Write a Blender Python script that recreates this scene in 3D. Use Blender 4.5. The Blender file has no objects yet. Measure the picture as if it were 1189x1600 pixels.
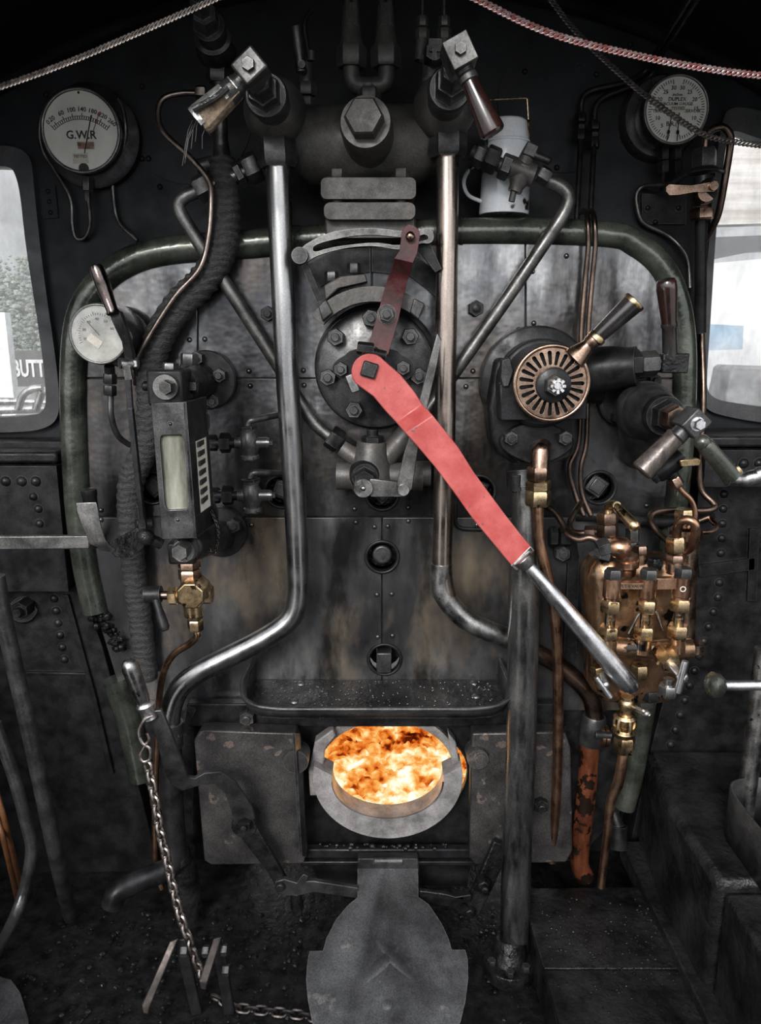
SKY, SKYFRONT, SKYREAR, SUNE, EXPO = 1.0, .9, 3.1, 3.2, 0.15
import bpy, bmesh, math, random
from mathutils import Vector, Matrix
from mathutils.geometry import tessellate_polygon
random.seed(7)
PI = math.pi
SC = bpy.context.scene
COL = SC.collection
# ---------------------------------------------------------------- camera model
W, H, F = 1189, 1600, 1200.0
CAM = Vector((0, -2.0, 1.66)); PITCH = math.atan(282 / F)
_c, _s = math.cos(PITCH), math.sin(PITCH)
FWD = Vector((0, _c, -_s)); UPV = Vector((0, _s, _c)); RGT = Vector((1, 0, 0))
def ray(px, py): return FWD + RGT * ((px - W / 2) / F) + UPV * ((H / 2 - py) / F)
def P(px, py, y):
    d = ray(px, py); return CAM + d * ((y - CAM.y) / d.y)
def PZ(px, py, z):
    d = ray(px, py); return CAM + d * ((z - CAM.z) / d.z)
def PX(px, py, x):
    d = ray(px, py); return CAM + d * ((x - CAM.x) / d.x)
def V(p): return p.copy() if isinstance(p, Vector) else P(*p)
def M(p): return (V(p) - CAM).dot(FWD) / F          # metres in one photo pixel at this point
# ---------------------------------------------------------------- paths
def fillet(pts, rad, n=6):
    pts = [Vector(p) for p in pts]
    if rad <= 0 or len(pts) < 3: return pts
    out = [pts[0]]
    for i in range(1, len(pts) - 1):
        a, b, c = pts[i - 1], pts[i], pts[i + 1]
        d1 = min(rad, (a - b).length * .49); d2 = min(rad, (c - b).length * .49)
        p = b + (a - b).normalized() * d1; q = b + (c - b).normalized() * d2
        for k in range(n + 1):
            t = k / n; out.append(p * (1 - t) ** 2 + b * 2 * t * (1 - t) + q * t * t)
    out.append(pts[-1]); return out
def spline(pts, n=8):
    pts = [Vector(p) for p in pts]; out = []
    for i in range(len(pts) - 1):
        p0 = pts[i - 1] if i else pts[0] * 2 - pts[1]; p1, p2 = pts[i], pts[i + 1]
        p3 = pts[i + 2] if i + 2 < len(pts) else p2 * 2 - p1
        for k in range(n):
            t = k / n
            out.append(.5 * ((2 * p1) + (p2 - p0) * t + (2 * p0 - 5 * p1 + 4 * p2 - p3) * t * t + (3 * p1 - p0 - 3 * p2 + p3) * t ** 3))
    out.append(pts[-1]); return out
def clip(poly, n, d):
    """part of a 2D polygon where n.p <= d"""
    out = []
    for i in range(len(poly)):
        a, b = poly[i], poly[(i + 1) % len(poly)]
        fa, fb = n[0] * a[0] + n[1] * a[1] - d, n[0] * b[0] + n[1] * b[1] - d
        if fa <= 0: out.append(a)
        if fa * fb < 0:
            t = fa / (fa - fb); out.append((a[0] + (b[0] - a[0]) * t, a[1] + (b[1] - a[1]) * t))
    return out
def chaikin(L, n=2):
    for _ in range(n):
        o = []
        for i in range(len(L)):
            a, b = L[i], L[(i + 1) % len(L)]; o += [(a[0] * .75 + b[0] * .25, a[1] * .75 + b[1] * .25), (a[0] * .25 + b[0] * .75, a[1] * .25 + b[1] * .75)]
        L = o
    return L
def rrect(x0, y0, x1, y1, r, n=5):
    o = []
    for cx, cy, a in ((x1 - r, y1 - r, 0), (x0 + r, y1 - r, 90), (x0 + r, y0 + r, 180), (x1 - r, y0 + r, 270)):
        for k in range(n + 1):
            t = math.radians(a + 90 * k / n); o.append((cx + r * math.cos(t), cy + r * math.sin(t)))
    return o
def circ(cx, cy, r, n=32, ry=None):
    return [(cx + r * math.cos(2 * PI * k / n), cy + (ry or r) * math.sin(2 * PI * k / n)) for k in range(n)]
# ---------------------------------------------------------------- object helpers
def wloc(o):
    v = Vector((0, 0, 0))
    while o: v += o.location; o = o.parent
    return v
def tag(o, label=None, cat=None, group=None, kind=None):
    if label: o['label'] = label
    if cat: o['category'] = cat
    if group: o['group'] = group
    if kind: o['kind'] = kind
    return o
def thing(name, at, label, cat, group=None):
    o = bpy.data.objects.new(name, None); COL.objects.link(o); o.location = V(at); o.empty_display_size = .02
    return tag(o, label, cat, group)
class MB:
    def __init__(s): s.bm = bmesh.new()
    def ring(s, c, u, v, r, n, rot=0): return [s.bm.verts.new(c + u * (r * math.cos(2 * PI * k / n + rot)) + v * (r * math.sin(2 * PI * k / n + rot))) for k in range(n)]
    def face(s, vs):
        try: return s.bm.faces.new(vs)
        except ValueError: return None
    def bridge(s, a, b):
        n = len(a)
        for k in range(n): s.face((a[k], a[(k + 1) % n], b[(k + 1) % n], b[k]))
    def sweep(s, pts, rad, n=12, closed=False, caps=True, flat=None):
        """world-space tube; rad = metres or list. flat=(w,t,up): rectangular section"""
        m = len(pts); T = []
        for i in range(m):
            a = pts[(i - 1) % m] if closed or i else pts[i]; b = pts[(i + 1) % m] if closed or i < m - 1 else pts[i]
            t = b - a; T.append(t.normalized() if t.length > 1e-9 else Vector((0, 0, 1)))
        ref = Vector((0, 0, 1)) if abs(T[0].z) < .9 else Vector((0, 1, 0))
        u = (ref - T[0] * ref.dot(T[0])).normalized(); rings = []
        for i in range(m):
            u = (u - T[i] * u.dot(T[i])).normalized(); v = T[i].cross(u)
            r = rad[i] if isinstance(rad, (list, tuple)) else rad
            rings.append(s.ring(pts[i], u, v, r, n))
        for i in range(m - 1): s.bridge(rings[i], rings[i + 1])
        if closed:
            # best matching offset
            best = min(range(n), key=lambda o: sum((rings[-1][k].co - rings[0][(k + o) % n].co).length for k in range(n)))
            s.bridge(rings[-1], [rings[0][(k + best) % n] for k in range(n)])
        elif caps: s.face(rings[0][::-1]); s.face(rings[-1])
        return s
    def tube(s, pts, r, fil=0, sm=0, n=12, closed=False):
        """pts = (px, py, y) or world points; r in photo pixels (or list, one for each point); fil = bend radius in pixels; sm = spline steps"""
        p = [V(q) for q in pts]; mid = sum((M(q) for q in p)) / len(p)
        if isinstance(r, (list, tuple)):
            rr = [a * M(q) for a, q in zip(r, p)]
            if sm:
                q = spline(p, sm); rad = []
                for i in range(len(p) - 1): rad += [rr[i] + (rr[i + 1] - rr[i]) * k / sm for k in range(sm)]
                return s.sweep(q, rad + [rr[-1]], n, closed)
            return s.sweep(p, rr, n, closed)
        q = spline(p, sm) if sm else fillet(p, fil * mid)
        return s.sweep(q, r * mid, n, closed)
    def lathe(s, a, b, prof, n=24, rot=0, up=None):
        """prof = [(t 0..1 from a to b, radius px)]"""
        a, b = V(a), V(b); m = (M(a) + M(b)) / 2; ax = b - a; t = ax.normalized()
        ref = up or (Vector((0, 0, 1)) if abs(t.z) < .9 else Vector((1, 0, 0)))
        u = (ref - t * ref.dot(t)).normalized(); v = t.cross(u); prev = None
        for i, (f, r) in enumerate(prof):
            c = a + ax * f
            if r <= 1e-6:
                pt = s.bm.verts.new(c)
                if prev:
                    if len(prev) > 1:
                        for k in range(n): s.face((prev[k], prev[(k + 1) % n], pt))
                prev = [pt]; continue
            cur = s.ring(c, u, v, r * m, n, rot)
            if prev is None: s.face(cur[::-1])
            elif len(prev) == 1:
                for k in range(n): s.face((prev[0], cur[(k + 1) % n], cur[k]))
            else: s.bridge(prev, cur)
            prev = cur
        if len(prev) > 1: s.face(prev)
        return s
    def cyl(s, a, b, r, r2=None, n=24, ch=0):
        r2 = r if r2 is None else r2
        if ch: return s.lathe(a, b, [(0, r * .93), (ch, r), (1 - ch, r2), (1, r2 * .93)], n)
        return s.lathe(a, b, [(0, r), (1, r2)], n)
    def nut(s, a, b, r, rot=0): return s.lathe(a, b, [(0, r * .9), (.12, r), (.86, r), (1, r * .88)], 6, rot)
    # front-facing (axis along the boiler, y): front pixel given at depth y1, body runs back to y0
    def cy(s, px, py, y0, y1, r, r2=None, n=32):
        f = P(px, py, y1); k = Vector((f.x, y0, f.z)); return s.lathe(k, f, [(0, r if r2 is None else r2), (1, r)] if r2 else [(0, r), (.9, r), (1, r * .95)], n)
    def ly(s, px, py, y0, y1, prof, n=32, rot=0):
        f = P(px, py, y1); k = Vector((f.x, y0, f.z)); return s.lathe(k, f, prof, n, rot)
    def ny(s, px, py, y0, y1, r, rot=0, stud=.5):
        f = P(px, py, y1); k = Vector((f.x, y0, f.z)); s.nut(k, f, r, rot)
        if stud: s.lathe(f, f + (f - k) * .35, [(0, r * stud), (.8, r * stud), (1, r * stud * .8)], 12)
        return s
    def rivet(s, px, py, y, r, n=10):
        f = P(px, py, y); m = M(f) * r
        return s.lathe(f + Vector((0, .001, 0)), f - Vector((0, m * .75, 0)), [(0, r), (.45, r * .85), (.8, r * .5), (1, 0)], n)
    def ball(s, c, r, sc=(1, 1, 1), n=20, m=12):
        c = V(c); R = r * M(c); bot = s.bm.verts.new(c - Vector((0, 0, R * sc[2]))); top = s.bm.verts.new(c + Vector((0, 0, R * sc[2]))); prev = None
        for i in range(1, m):
            a = -PI / 2 + PI * i / m
            cur = [s.bm.verts.new(c + Vector((R * sc[0] * math.cos(a) * math.cos(2 * PI * k / n), R * sc[1] * math.cos(a) * math.sin(2 * PI * k / n), R * sc[2] * math.sin(a)))) for k in range(n)]
            if prev is None:
                for k in range(n): s.face((bot, cur[(k + 1) % n], cur[k]))
            else: s.bridge(prev, cur)
            prev = cur
        for k in range(n): s.face((prev[k], prev[(k + 1) % n], top))
        return s
    def slab(s, O, U, Vv, N, outline, thick, holes=()):
        """outline (2D) in the plane O,U,V; solid from O backwards by thick along N"""
        loops = [[O + U * a + Vv * b for a, b in L] for L in [outline] + list(holes)]
        tris = tessellate_polygon(loops); allp = [p for L in loops for p in L]
        f = [s.bm.verts.new(p) for p in allp]; k = [s.bm.verts.new(p + N * thick) for p in allp]
        for t in tris: s.face([f[i] for i in t]); s.face([k[i] for i in reversed(t)])
        o = 0
        for L in loops:
            n = len(L)
            for i in range(n): s.face((f[o + i], f[o + (i + 1) % n], k[o + (i + 1) % n], k[o + i]))
            o += n
        return s
    def plate(s, out, y, thick, holes=()):
        """upright plate facing the viewer, traced in pixels at depth y, its real thickness going back"""
        f = lambda L: [(p.x, p.z) for p in (P(a, b, y) for a, b in L)]
        return s.slab(Vector((0, y, 0)), Vector((1, 0, 0)), Vector((0, 0, 1)), Vector((0, 1, 0)), f(out), thick, [f(h) for h in holes])
    def ribbon(s, edges, t):
        """solid strip: edges = [(left point, right point)], thickness t along the strip's normal away from the viewer"""
        L = [(V(a), V(b)) for a, b in edges]; fr, bk = [], []
        for i, (a, b) in enumerate(L):
            j0, j1 = max(i - 1, 0), min(i + 1, len(L) - 1)
            d = (L[j1][0] + L[j1][1]) - (L[j0][0] + L[j0][1]); nrm = d.cross(b - a).normalized()
            if nrm.dot(CAM - a) > 0: nrm = -nrm
            fr.append((s.bm.verts.new(a), s.bm.verts.new(b))); bk.append((s.bm.verts.new(a + nrm * t), s.bm.verts.new(b + nrm * t)))
        for i in range(len(L) - 1):
            s.face((fr[i][0], fr[i][1], fr[i + 1][1], fr[i + 1][0])); s.face((bk[i][1], bk[i][0], bk[i + 1][0], bk[i + 1][1]))
            s.face((fr[i][0], fr[i + 1][0], bk[i + 1][0], bk[i][0])); s.face((fr[i + 1][1], fr[i][1], bk[i][1], bk[i + 1][1]))
        for i in (0, -1): s.face((fr[i][0], fr[i][1], bk[i][1], bk[i][0]))
        return s
    def box(s, c, size, R=None):
        R = R or Matrix.Identity(3); c = V(c); v = []
        for dz in (-.5, .5):
            for dx, dy in ((-.5, -.5), (.5, -.5), (.5, .5), (-.5, .5)): v.append(s.bm.verts.new(c + R @ Vector((dx * size[0], dy * size[1], dz * size[2]))))
        for q in ((0, 3, 2, 1), (4, 5, 6, 7), (0, 1, 5, 4), (1, 2, 6, 5), (2, 3, 7, 6), (3, 0, 4, 7)): s.face([v[i] for i in q])
        return s
    def bar(s, a, b, w, t, up=None):
        """rectangular bar a->b, w px across (in the picture), t px deep"""
        a, b = V(a), V(b); m = (M(a) + M(b)) / 2; ax = (b - a); d = ax.normalized()
        dp = up or Vector((0, -1, 0)); dp = (dp - d * dp.dot(d)).normalized(); sd = d.cross(dp)
        R = Matrix((sd, dp, d)).transposed(); return s.box((a + b) / 2, (w * m, t * m, ax.length), R)
    def text(s, txt, c, size, U=Vector((1, 0, 0)), Vv=Vector((0, 0, 1)), depth=.0012, bold=0):
        cu = bpy.data.curves.new('lettering', 'FONT'); cu.body = txt; cu.size = size; cu.align_x = 'CENTER'; cu.align_y = 'CENTER'; cu.extrude = depth / 2; cu.resolution_u = 2; cu.offset = bold * size
        o = bpy.data.objects.new('lettering', cu); COL.objects.link(o); bpy.context.view_layer.update()
        me = bpy.data.meshes.new_from_object(o.evaluated_get(bpy.context.evaluated_depsgraph_get()))
        bpy.data.objects.remove(o); N = U.cross(Vv); c = V(c)
        vs = [s.bm.verts.new(c + U * v.co.x + Vv * v.co.y + N * v.co.z) for v in me.vertices]
        for f in me.polygons: s.face([vs[i] for i in f.vertices])
        bpy.data.meshes.remove(me); bpy.data.curves.remove(cu); return s
    def link(s, c, d, side, L, w, r, n=6):
        """one chain link centred at c, along d, lying in plane (d, side)"""
        pts = []; h = L / 2 - w / 2
        for k in range(6): a = -PI / 2 + PI * k / 5; pts.append(c + d * (h + w / 2 * math.cos(a)) + side * (w / 2 * math.sin(a)))
        for k in range(6): a = PI / 2 + PI * k / 5; pts.append(c + d * (-h + w / 2 * math.cos(a)) + side * (w / 2 * math.sin(a)))
        return s.sweep(pts, r, n, closed=True)
    def chain(s, pts, pitch, w, r, curb=None, L=None):
        """pitch, w (outer width between wire centres) and wire radius in px"""
        p = [V(q) for q in pts]; m = sum(M(q) for q in p) / len(p); q = spline(p, 24); pitch *= m; acc = 0.0; i = 0; k = 0
        L = (L or 1.55) * pitch
        cum = [0.0]
        for a, b in zip(q, q[1:]): cum.append(cum[-1] + (b - a).length)
        n = int(cum[-1] / pitch); j = 0
        for k in range(n + 1):
            t = k * pitch
            while j < len(cum) - 2 and cum[j + 1] < t: j += 1
            f = (t - cum[j]) / max(cum[j + 1] - cum[j], 1e-9); c = q[j].lerp(q[j + 1], f); d = (q[j + 1] - q[j]).normalized()
            u = d.cross(Vector((0, 1, 0))).normalized(); v = d.cross(u)
            a = (curb if curb is not None else (.3 + (PI / 2 if k % 2 else 0)))
            side = u * math.cos(a) + v * math.sin(a)
            dd = d
            if curb is not None: dd = (d + u * .45).normalized(); side = (side - dd * side.dot(dd)).normalized()
            s.link(c, dd, side, L, w * m, r * m)
        return s
    def build(s, name, mat, parent=None, smooth=38, bevel=0, seg=2, label=None):
        bmesh.ops.recalc_face_normals(s.bm, faces=s.bm.faces)
        me = bpy.data.meshes.new(name); off = wloc(parent) if parent else Vector((0, 0, 0)); loc = Vector((0, 0, 0))
        if parent is None and s.bm.verts:
            lo = [min(v.co[i] for v in s.bm.verts) for i in range(3)]; hi = [max(v.co[i] for v in s.bm.verts) for i in range(3)]
            loc = Vector(((lo[0] + hi[0]) / 2, (lo[1] + hi[1]) / 2, lo[2])); off = loc
        for v in s.bm.verts: v.co -= off
        s.bm.to_mesh(me); s.bm.free(); o = bpy.data.objects.new(name, me); COL.objects.link(o); o.location = loc
        if parent: o.parent = parent
        me.materials.append(mat)
        if smooth: me.shade_smooth(); me.set_sharp_from_angle(angle=math.radians(smooth))
        if bevel:
            b = o.modifiers.new('Bevel', 'BEVEL'); b.width = bevel; b.segments = seg; b.limit_method = 'ANGLE'; b.angle_limit = math.radians(40); b.harden_normals = False
        if label: o['label'] = label
        return o
def piece(mb, name, mat, label, cat, group=None, **k): return tag(mb.build(name, mat, None, **k), label, cat, group)
# ---------------------------------------------------------------- materials
def nodes(name):
    m = bpy.data.materials.new(name); m.use_nodes = True; t = m.node_tree
    return m, t, t.nodes, t.links, t.nodes['Principled BSDF']
def tc(t, scale=(1, 1, 1)):
    c = t.nodes.new('ShaderNodeTexCoord'); mp = t.nodes.new('ShaderNodeMapping'); mp.inputs['Scale'].default_value = scale
    t.links.new(c.outputs['Object'], mp.inputs['Vector']); return mp.outputs['Vector']
def noise(t, vec, scale, detail=5, rough=.6):
    n = t.nodes.new('ShaderNodeTexNoise'); n.inputs['Scale'].default_value = scale; n.inputs['Detail'].default_value = detail; n.inputs['Roughness'].default_value = rough
    t.links.new(vec, n.inputs['Vector']); return n.outputs['Fac']
def ramp(t, fac, stops, const=False):
    r = t.nodes.new('ShaderNodeValToRGB'); e = r.color_ramp.elements
    if const: r.color_ramp.interpolation = 'CONSTANT'
    while len(e) < len(stops): e.new(.5)
    for el, (p, c) in zip(e, stops): el.position = p; el.color = (c if len(c) == 4 else (*c, 1)) if isinstance(c, tuple) else (c, c, c, 1)
    t.links.new(fac, r.inputs[0]); return r.outputs[0]
def mixc(t, fac, a, b):
    m = t.nodes.new('ShaderNodeMix'); m.data_type = 'RGBA'
    for v, i in ((fac, 0), (a, 6), (b, 7)):
        if isinstance(v, (int, float)): m.inputs[i].default_value = v if i == 0 else (v, v, v, 1)
        elif isinstance(v, tuple): m.inputs[i].default_value = (*v, 1)
        else: t.links.new(v, m.inputs[i])
    return m.outputs[2]
def mathn(t, op, a, b=None):
    m = t.nodes.new('ShaderNodeMath'); m.operation = op
    for i, v in enumerate((a, b)):
        if v is None: continue
        if isinstance(v, (int, float)): m.inputs[i].default_value = v
        else: t.links.new(v, m.inputs[i])
    return m.outputs[0]
def bump(t, b, h, strength=.3, dist=.002):
    n = t.nodes.new('ShaderNodeBump'); n.inputs['Strength'].default_value = strength; n.inputs['Distance'].default_value = dist
    t.links.new(h, n.inputs['Height']); t.links.new(n.outputs[0], b.inputs['Normal'])
def mat(name, c1, c2=None, metal=0., r1=.4, r2=None, scale=18, stretch=(1, 1, 1), bmp=.25, bscale=60, bdist=.0015, lo=.35, hi=.68, coat=0, spots=None, spec=None, grit=.22, wear=None, wr=.0025):
    """two-tone worn surface: c1..c2 by noise, roughness r1..r2 by another noise, fine bump; spots=(colour, scale, threshold)"""
    m, t, n, l, b = nodes(name); vec = tc(t, stretch); f = noise(t, vec, scale)
    col = ramp(t, f, [(lo, c1), (hi, c2 or c1)])
    if spots:
        v2 = tc(t); sp = noise(t, v2, spots[1], 3); k = ramp(t, sp, [(spots[2], 0.), (min(1, spots[2] + .025), 1.)]); col = mixc(t, k, col, spots[0])
    if grit:       # fine dirt grain in the surface
        fg = noise(t, tc(t), 260, 4, .75); k = ramp(t, fg, [(.36, 1 - grit), (.62, 1 + grit * .9)])
        mm = n.new('ShaderNodeMix'); mm.data_type = 'RGBA'; mm.blend_type = 'MULTIPLY'; mm.inputs[0].default_value = 1; l.new(col, mm.inputs[6]); l.new(k, mm.inputs[7]); col = mm.outputs[2]
    if wear:       # paint and scale rubbed off along the edges
        be = n.new('ShaderNodeBevel'); be.samples = 4; be.inputs['Radius'].default_value = wr; ge = n.new('ShaderNodeNewGeometry')
        dp = n.new('ShaderNodeVectorMath'); dp.operation = 'DOT_PRODUCT'; l.new(be.outputs[0], dp.inputs[0]); l.new(ge.outputs['Normal'], dp.inputs[1])
        e = mathn(t, 'SUBTRACT', 1., dp.outputs['Value']); e = mathn(t, 'MULTIPLY', e, ramp(t, noise(t, tc(t), 70, 4), [(.35, .15), (.6, 1.)]))
        col = mixc(t, ramp(t, e, [(.03, 0.), (.16, .85)]), col, wear)
    l.new(col, b.inputs['Base Color']); b.inputs['Metallic'].default_value = metal
    g = noise(t, tc(t), scale * 1.7, 4); l.new(ramp(t, g, [(.35, r1), (.65, r2 if r2 is not None else r1)]), b.inputs['Roughness'])
    if spec is not None: b.inputs['Specular IOR Level'].default_value = spec
    if coat: b.inputs['Coat Weight'].default_value = coat; b.inputs['Coat Roughness'].default_value = .15
    if bmp: bump(t, b, noise(t, tc(t), bscale, 4), bmp, bdist)
    return m
iron = mat('black_iron', (.007, .007, .0075), (.025, .025, .027), .5, .3, .55, spec=.25, wear=(.12, .118, .115), grit=.35)
iron_mid = mat('bare_iron', (.026, .026, .027), (.08, .078, .077), .7, .28, .52, wear=(.28, .27, .26), grit=.32)
cast = mat('cast_iron', (.038, .035, .033), (.08, .074, .069), .35, .4, .62, bmp=.4, wear=(.16, .15, .14), grit=.3)
paint = mat('wall_paint', (.006, .0065, .0075), (.015, .016, .018), .1, .34, .55, scale=7, bmp=.15, bscale=30, spec=.16)
roofm = mat('roof_soot', (.004, .004, .004), (.012, .011, .010), 0, .6, .9, scale=5, spec=.05)
steel = mat('bright_steel', (.42, .42, .43), (.68, .68, .69), 1, .26, .42, scale=9, stretch=(3, 3, .6), bmp=.08)
steelw = mat('worn_steel', (.16, .157, .153), (.42, .41, .4), 1, .24, .48, scale=14, stretch=(2.5, 2.5, .6), grit=.28, wear=(.6, .59, .57), bmp=.15, spots=((.05, .045, .04), 30, .66))
pipe = mat('pipe_steel', (.2, .2, .205), (.36, .355, .35), 1, .22, .36, scale=8, stretch=(4, 4, .5), bmp=.06, grit=.12)
dull = mat('dull_pipe', (.05, .049, .048), (.17, .166, .16), .85, .3, .52, scale=16, bmp=.25, wear=(.35, .34, .33), grit=.28)
heated = mat('heat_tinted_steel', (.25, .2, .17), (.42, .36, .32), 1, .2, .34, scale=7, stretch=(4, 4, .5), bmp=.05, grit=.12)
brass = mat('brass', (.28, .19, .1), (.6, .45, .27), 1, .22, .4, scale=22, bmp=.15, wear=(.75, .62, .42), grit=.3, spots=((.05, .03, .015), 28, .62))
bronze = mat('bronze', (.16, .105, .08), (.44, .3, .22), 1, .22, .4, scale=16, bmp=.12, wear=(.65, .48, .36), grit=.3)
copper = mat('copper', (.22, .12, .075), (.48, .29, .19), 1, .26, .45, scale=14, stretch=(2, 2, .7), bmp=.12)
copperd = mat('dark_copper', (.06, .047, .041), (.2, .135, .105), 1, .28, .45, scale=12, bmp=.12)
rust = mat('red_copper', (.07, .02, .009), (.33, .1, .045), .7, .35, .55, scale=13, stretch=(2, 2, .5), spots=((.02, .01, .006), 20, .53))
lubm = mat('oily_copper', (.05, .03, .018), (.5, .29, .16), .9, .16, .36, scale=9, lo=.3, hi=.7, bmp=.2, coat=.4, spots=((.015, .011, .008), 12, .6))
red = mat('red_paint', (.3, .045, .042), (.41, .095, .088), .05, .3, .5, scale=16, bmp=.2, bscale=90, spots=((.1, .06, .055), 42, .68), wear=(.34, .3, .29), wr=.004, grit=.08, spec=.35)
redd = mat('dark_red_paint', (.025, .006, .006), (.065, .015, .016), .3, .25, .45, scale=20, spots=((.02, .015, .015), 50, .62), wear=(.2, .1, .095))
wood = mat('varnished_handle', (.009, .005, .0045), (.03, .011, .009), 0, .16, .3, scale=20, stretch=(4, 4, .6), bmp=.06, coat=.6)
ebony = mat('black_handle', (.012, .011, .011), (.03, .027, .026), .1, .22, .34, bmp=.05, coat=.4)
grip = mat('worn_grip', (.06, .05, .047), (.15, .125, .115), .6, .3, .5, scale=30, stretch=(4, 4, .6))
enamel = mat('white_enamel', (.62, .65, .68), (.8, .82, .84), 0, .14, .3, scale=9, bmp=.05, coat=.3, spots=((.02, .017, .015), 12, .6), grit=.06)
green = mat('green_cladding', (.022, .027, .02), (.1, .107, .088), .55, .18, .36, scale=10, bmp=.5, bscale=9, bdist=.012, coat=.4)
dialm = mat('dial_face', (.6, .585, .53), (.78, .765, .7), 0, .5, .6, scale=10, bmp=0, spots=((.2, .18, .15), 40, .74), grit=.04)
ink = mat('dial_ink', (.012, .012, .012), None, 0, .6, bmp=0)
redink = mat('red_needle', (.25, .02, .015), None, 0, .5, bmp=0)
label_ = mat('paper_label', (.5, .46, .38), (.62, .58, .5), 0, .7, bmp=0)
tapem = mat('silver_tape', (.3, .3, .3), (.6, .6, .6), .75, .25, .5, scale=34, bmp=1, bscale=60, bdist=.004)
tapeb = mat('black_tape', (.012, .012, .012), (.03, .03, .03), 0, .2, .4, bmp=.8, bscale=50, bdist=.003)
rawwood = mat('bare_wood', (.1, .065, .04), (.3, .225, .16), 0, .75, .9, scale=40, bmp=1, bscale=70, bdist=.004)
framem = mat('window_frame_paint', (.022, .023, .025), (.05, .05, .052), .2, .35, .55, scale=9)
chainm = mat('chain_steel', (.2, .17, .155), (.45, .4, .37), 1, .25, .45, scale=60, bmp=0)
chainr = mat('red_chain_steel', (.42, .12, .1), (.62, .55, .55), .9, .25, .45, scale=90, bmp=0)
chaind = mat('black_chain', (.03, .027, .026), (.1, .085, .08), .9, .35, .5, scale=60, bmp=0)
white = mat('white_paint', (.5, .5, .5), (.6, .6, .6), 0, .6, bmp=0)
oily = mat('oily_iron', (.004, .004, .004), (.018, .018, .019), .3, .12, .5, scale=22, bmp=.9, bscale=45, bdist=.006, spec=.3)
door = mat('firedoor_iron', (.02, .019, .019), (.075, .07, .068), .55, .3, .6, scale=9, bmp=.3, spots=((.12, .095, .082), 15, .64), wear=(.24, .22, .21), grit=.5)
ash = mat('firehole_iron', (.11, .105, .103), (.3, .285, .28), .3, .5, .75, scale=14, bmp=.5, bscale=40, bdist=.003)
flapm = mat('flap_iron', (.04, .04, .042), (.12, .12, .122), .6, .3, .58, scale=8, bmp=.3, bscale=50, spots=((.17, .16, .152), 9, .67), wear=(.4, .39, .38), grit=.4)
stepm = mat('coal_dusted_steel', (.006, .006, .0065), (.036, .036, .038), .45, .13, .5, scale=9, bmp=1, bscale=55, bdist=.006, spec=.3)
orange = mat('orange_pipe', (.1, .04, .016), (.2, .085, .035), .4, .4, .5)
olive = mat('olive_iron', (.03, .034, .026), (.085, .085, .07), .6, .22, .42, scale=16, coat=.3)

def lagging():
    m, t, n, l, b = nodes('black_lagging'); vec = tc(t); w = n.new('ShaderNodeTexWave'); w.inputs['Scale'].default_value = 17; w.inputs['Distortion'].default_value = 9; w.inputs['Detail'].default_value = 2
    w.bands_direction = 'Z'; l.new(vec, w.inputs['Vector']); f = noise(t, tc(t, (1, 1, 3)), 130, 3)
    h = mathn(t, 'ADD', mathn(t, 'MULTIPLY', w.outputs['Fac'], .3), f)
    l.new(ramp(t, h, [(.35, .005), (.95, .045)]), b.inputs['Base Color']); b.inputs['Roughness'].default_value = .55; bump(t, b, h, 1, .006); return m
lagm = lagging()
def sheet():
    m, t, n, l, b = nodes('boiler_sheet'); v = tc(t, (1, 1, .45)); f = noise(t, v, 3.4, 7, .62)
    col = ramp(t, f, [(.32, (.02, .02, .022)), (.5, (.065, .065, .069)), (.6, (.17, .17, .174)), (.74, (.5, .49, .475))])
    tint = ramp(t, noise(t, tc(t, (1, 1, .7)), 2.6, 5), [(.5, 0.), (.66, .55)])
    col = mixc(t, tint, col, (.15, .115, .08))
    # drips and soot stains, in patches of their own
    st = ramp(t, noise(t, tc(t, (2.2, 1, .5)), 4.5, 6), [(.52, 0.), (.66, .85)]); col = mixc(t, st, col, (.016, .015, .015))
    l.new(col, b.inputs['Base Color']); b.inputs['Metallic'].default_value = .85
    l.new(ramp(t, noise(t, tc(t, (1, 1, .4)), 7, 6), [(.35, .17), (.65, .36)]), b.inputs['Roughness'])
    bump(t, b, noise(t, tc(t), 5, 4), .5, .012); return m
sheetm = sheet()
def soot_sheet():
    m, t, n, l, b = nodes('sooted_sheet'); f = noise(t, tc(t, (1, 1, .5)), 4, 7, .6)
    col = ramp(t, f, [(.32, (.025, .025, .027)), (.5, (.075, .075, .079)), (.68, (.24, .235, .23))])
    tint = ramp(t, noise(t, tc(t, (1, 1, .5)), 2.8, 5), [(.5, 0.), (.62, .75)]); col = mixc(t, tint, col, (.3, .235, .165)); st = ramp(t, noise(t, tc(t, (1.6, 1, .6)), 3.6, 6), [(.5, 0.), (.6, .9)]); col = mixc(t, st, col, (.018, .017, .016))
    l.new(col, b.inputs['Base Color']); b.inputs['Metallic'].default_value = .75
    l.new(ramp(t, noise(t, tc(t, (1, 1, .4)), 7, 6), [(.35, .2), (.65, .42)]), b.inputs['Roughness']); bump(t, b, noise(t, tc(t), 8, 6), .3, .005); return m
sootm = soot_sheet()
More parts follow.
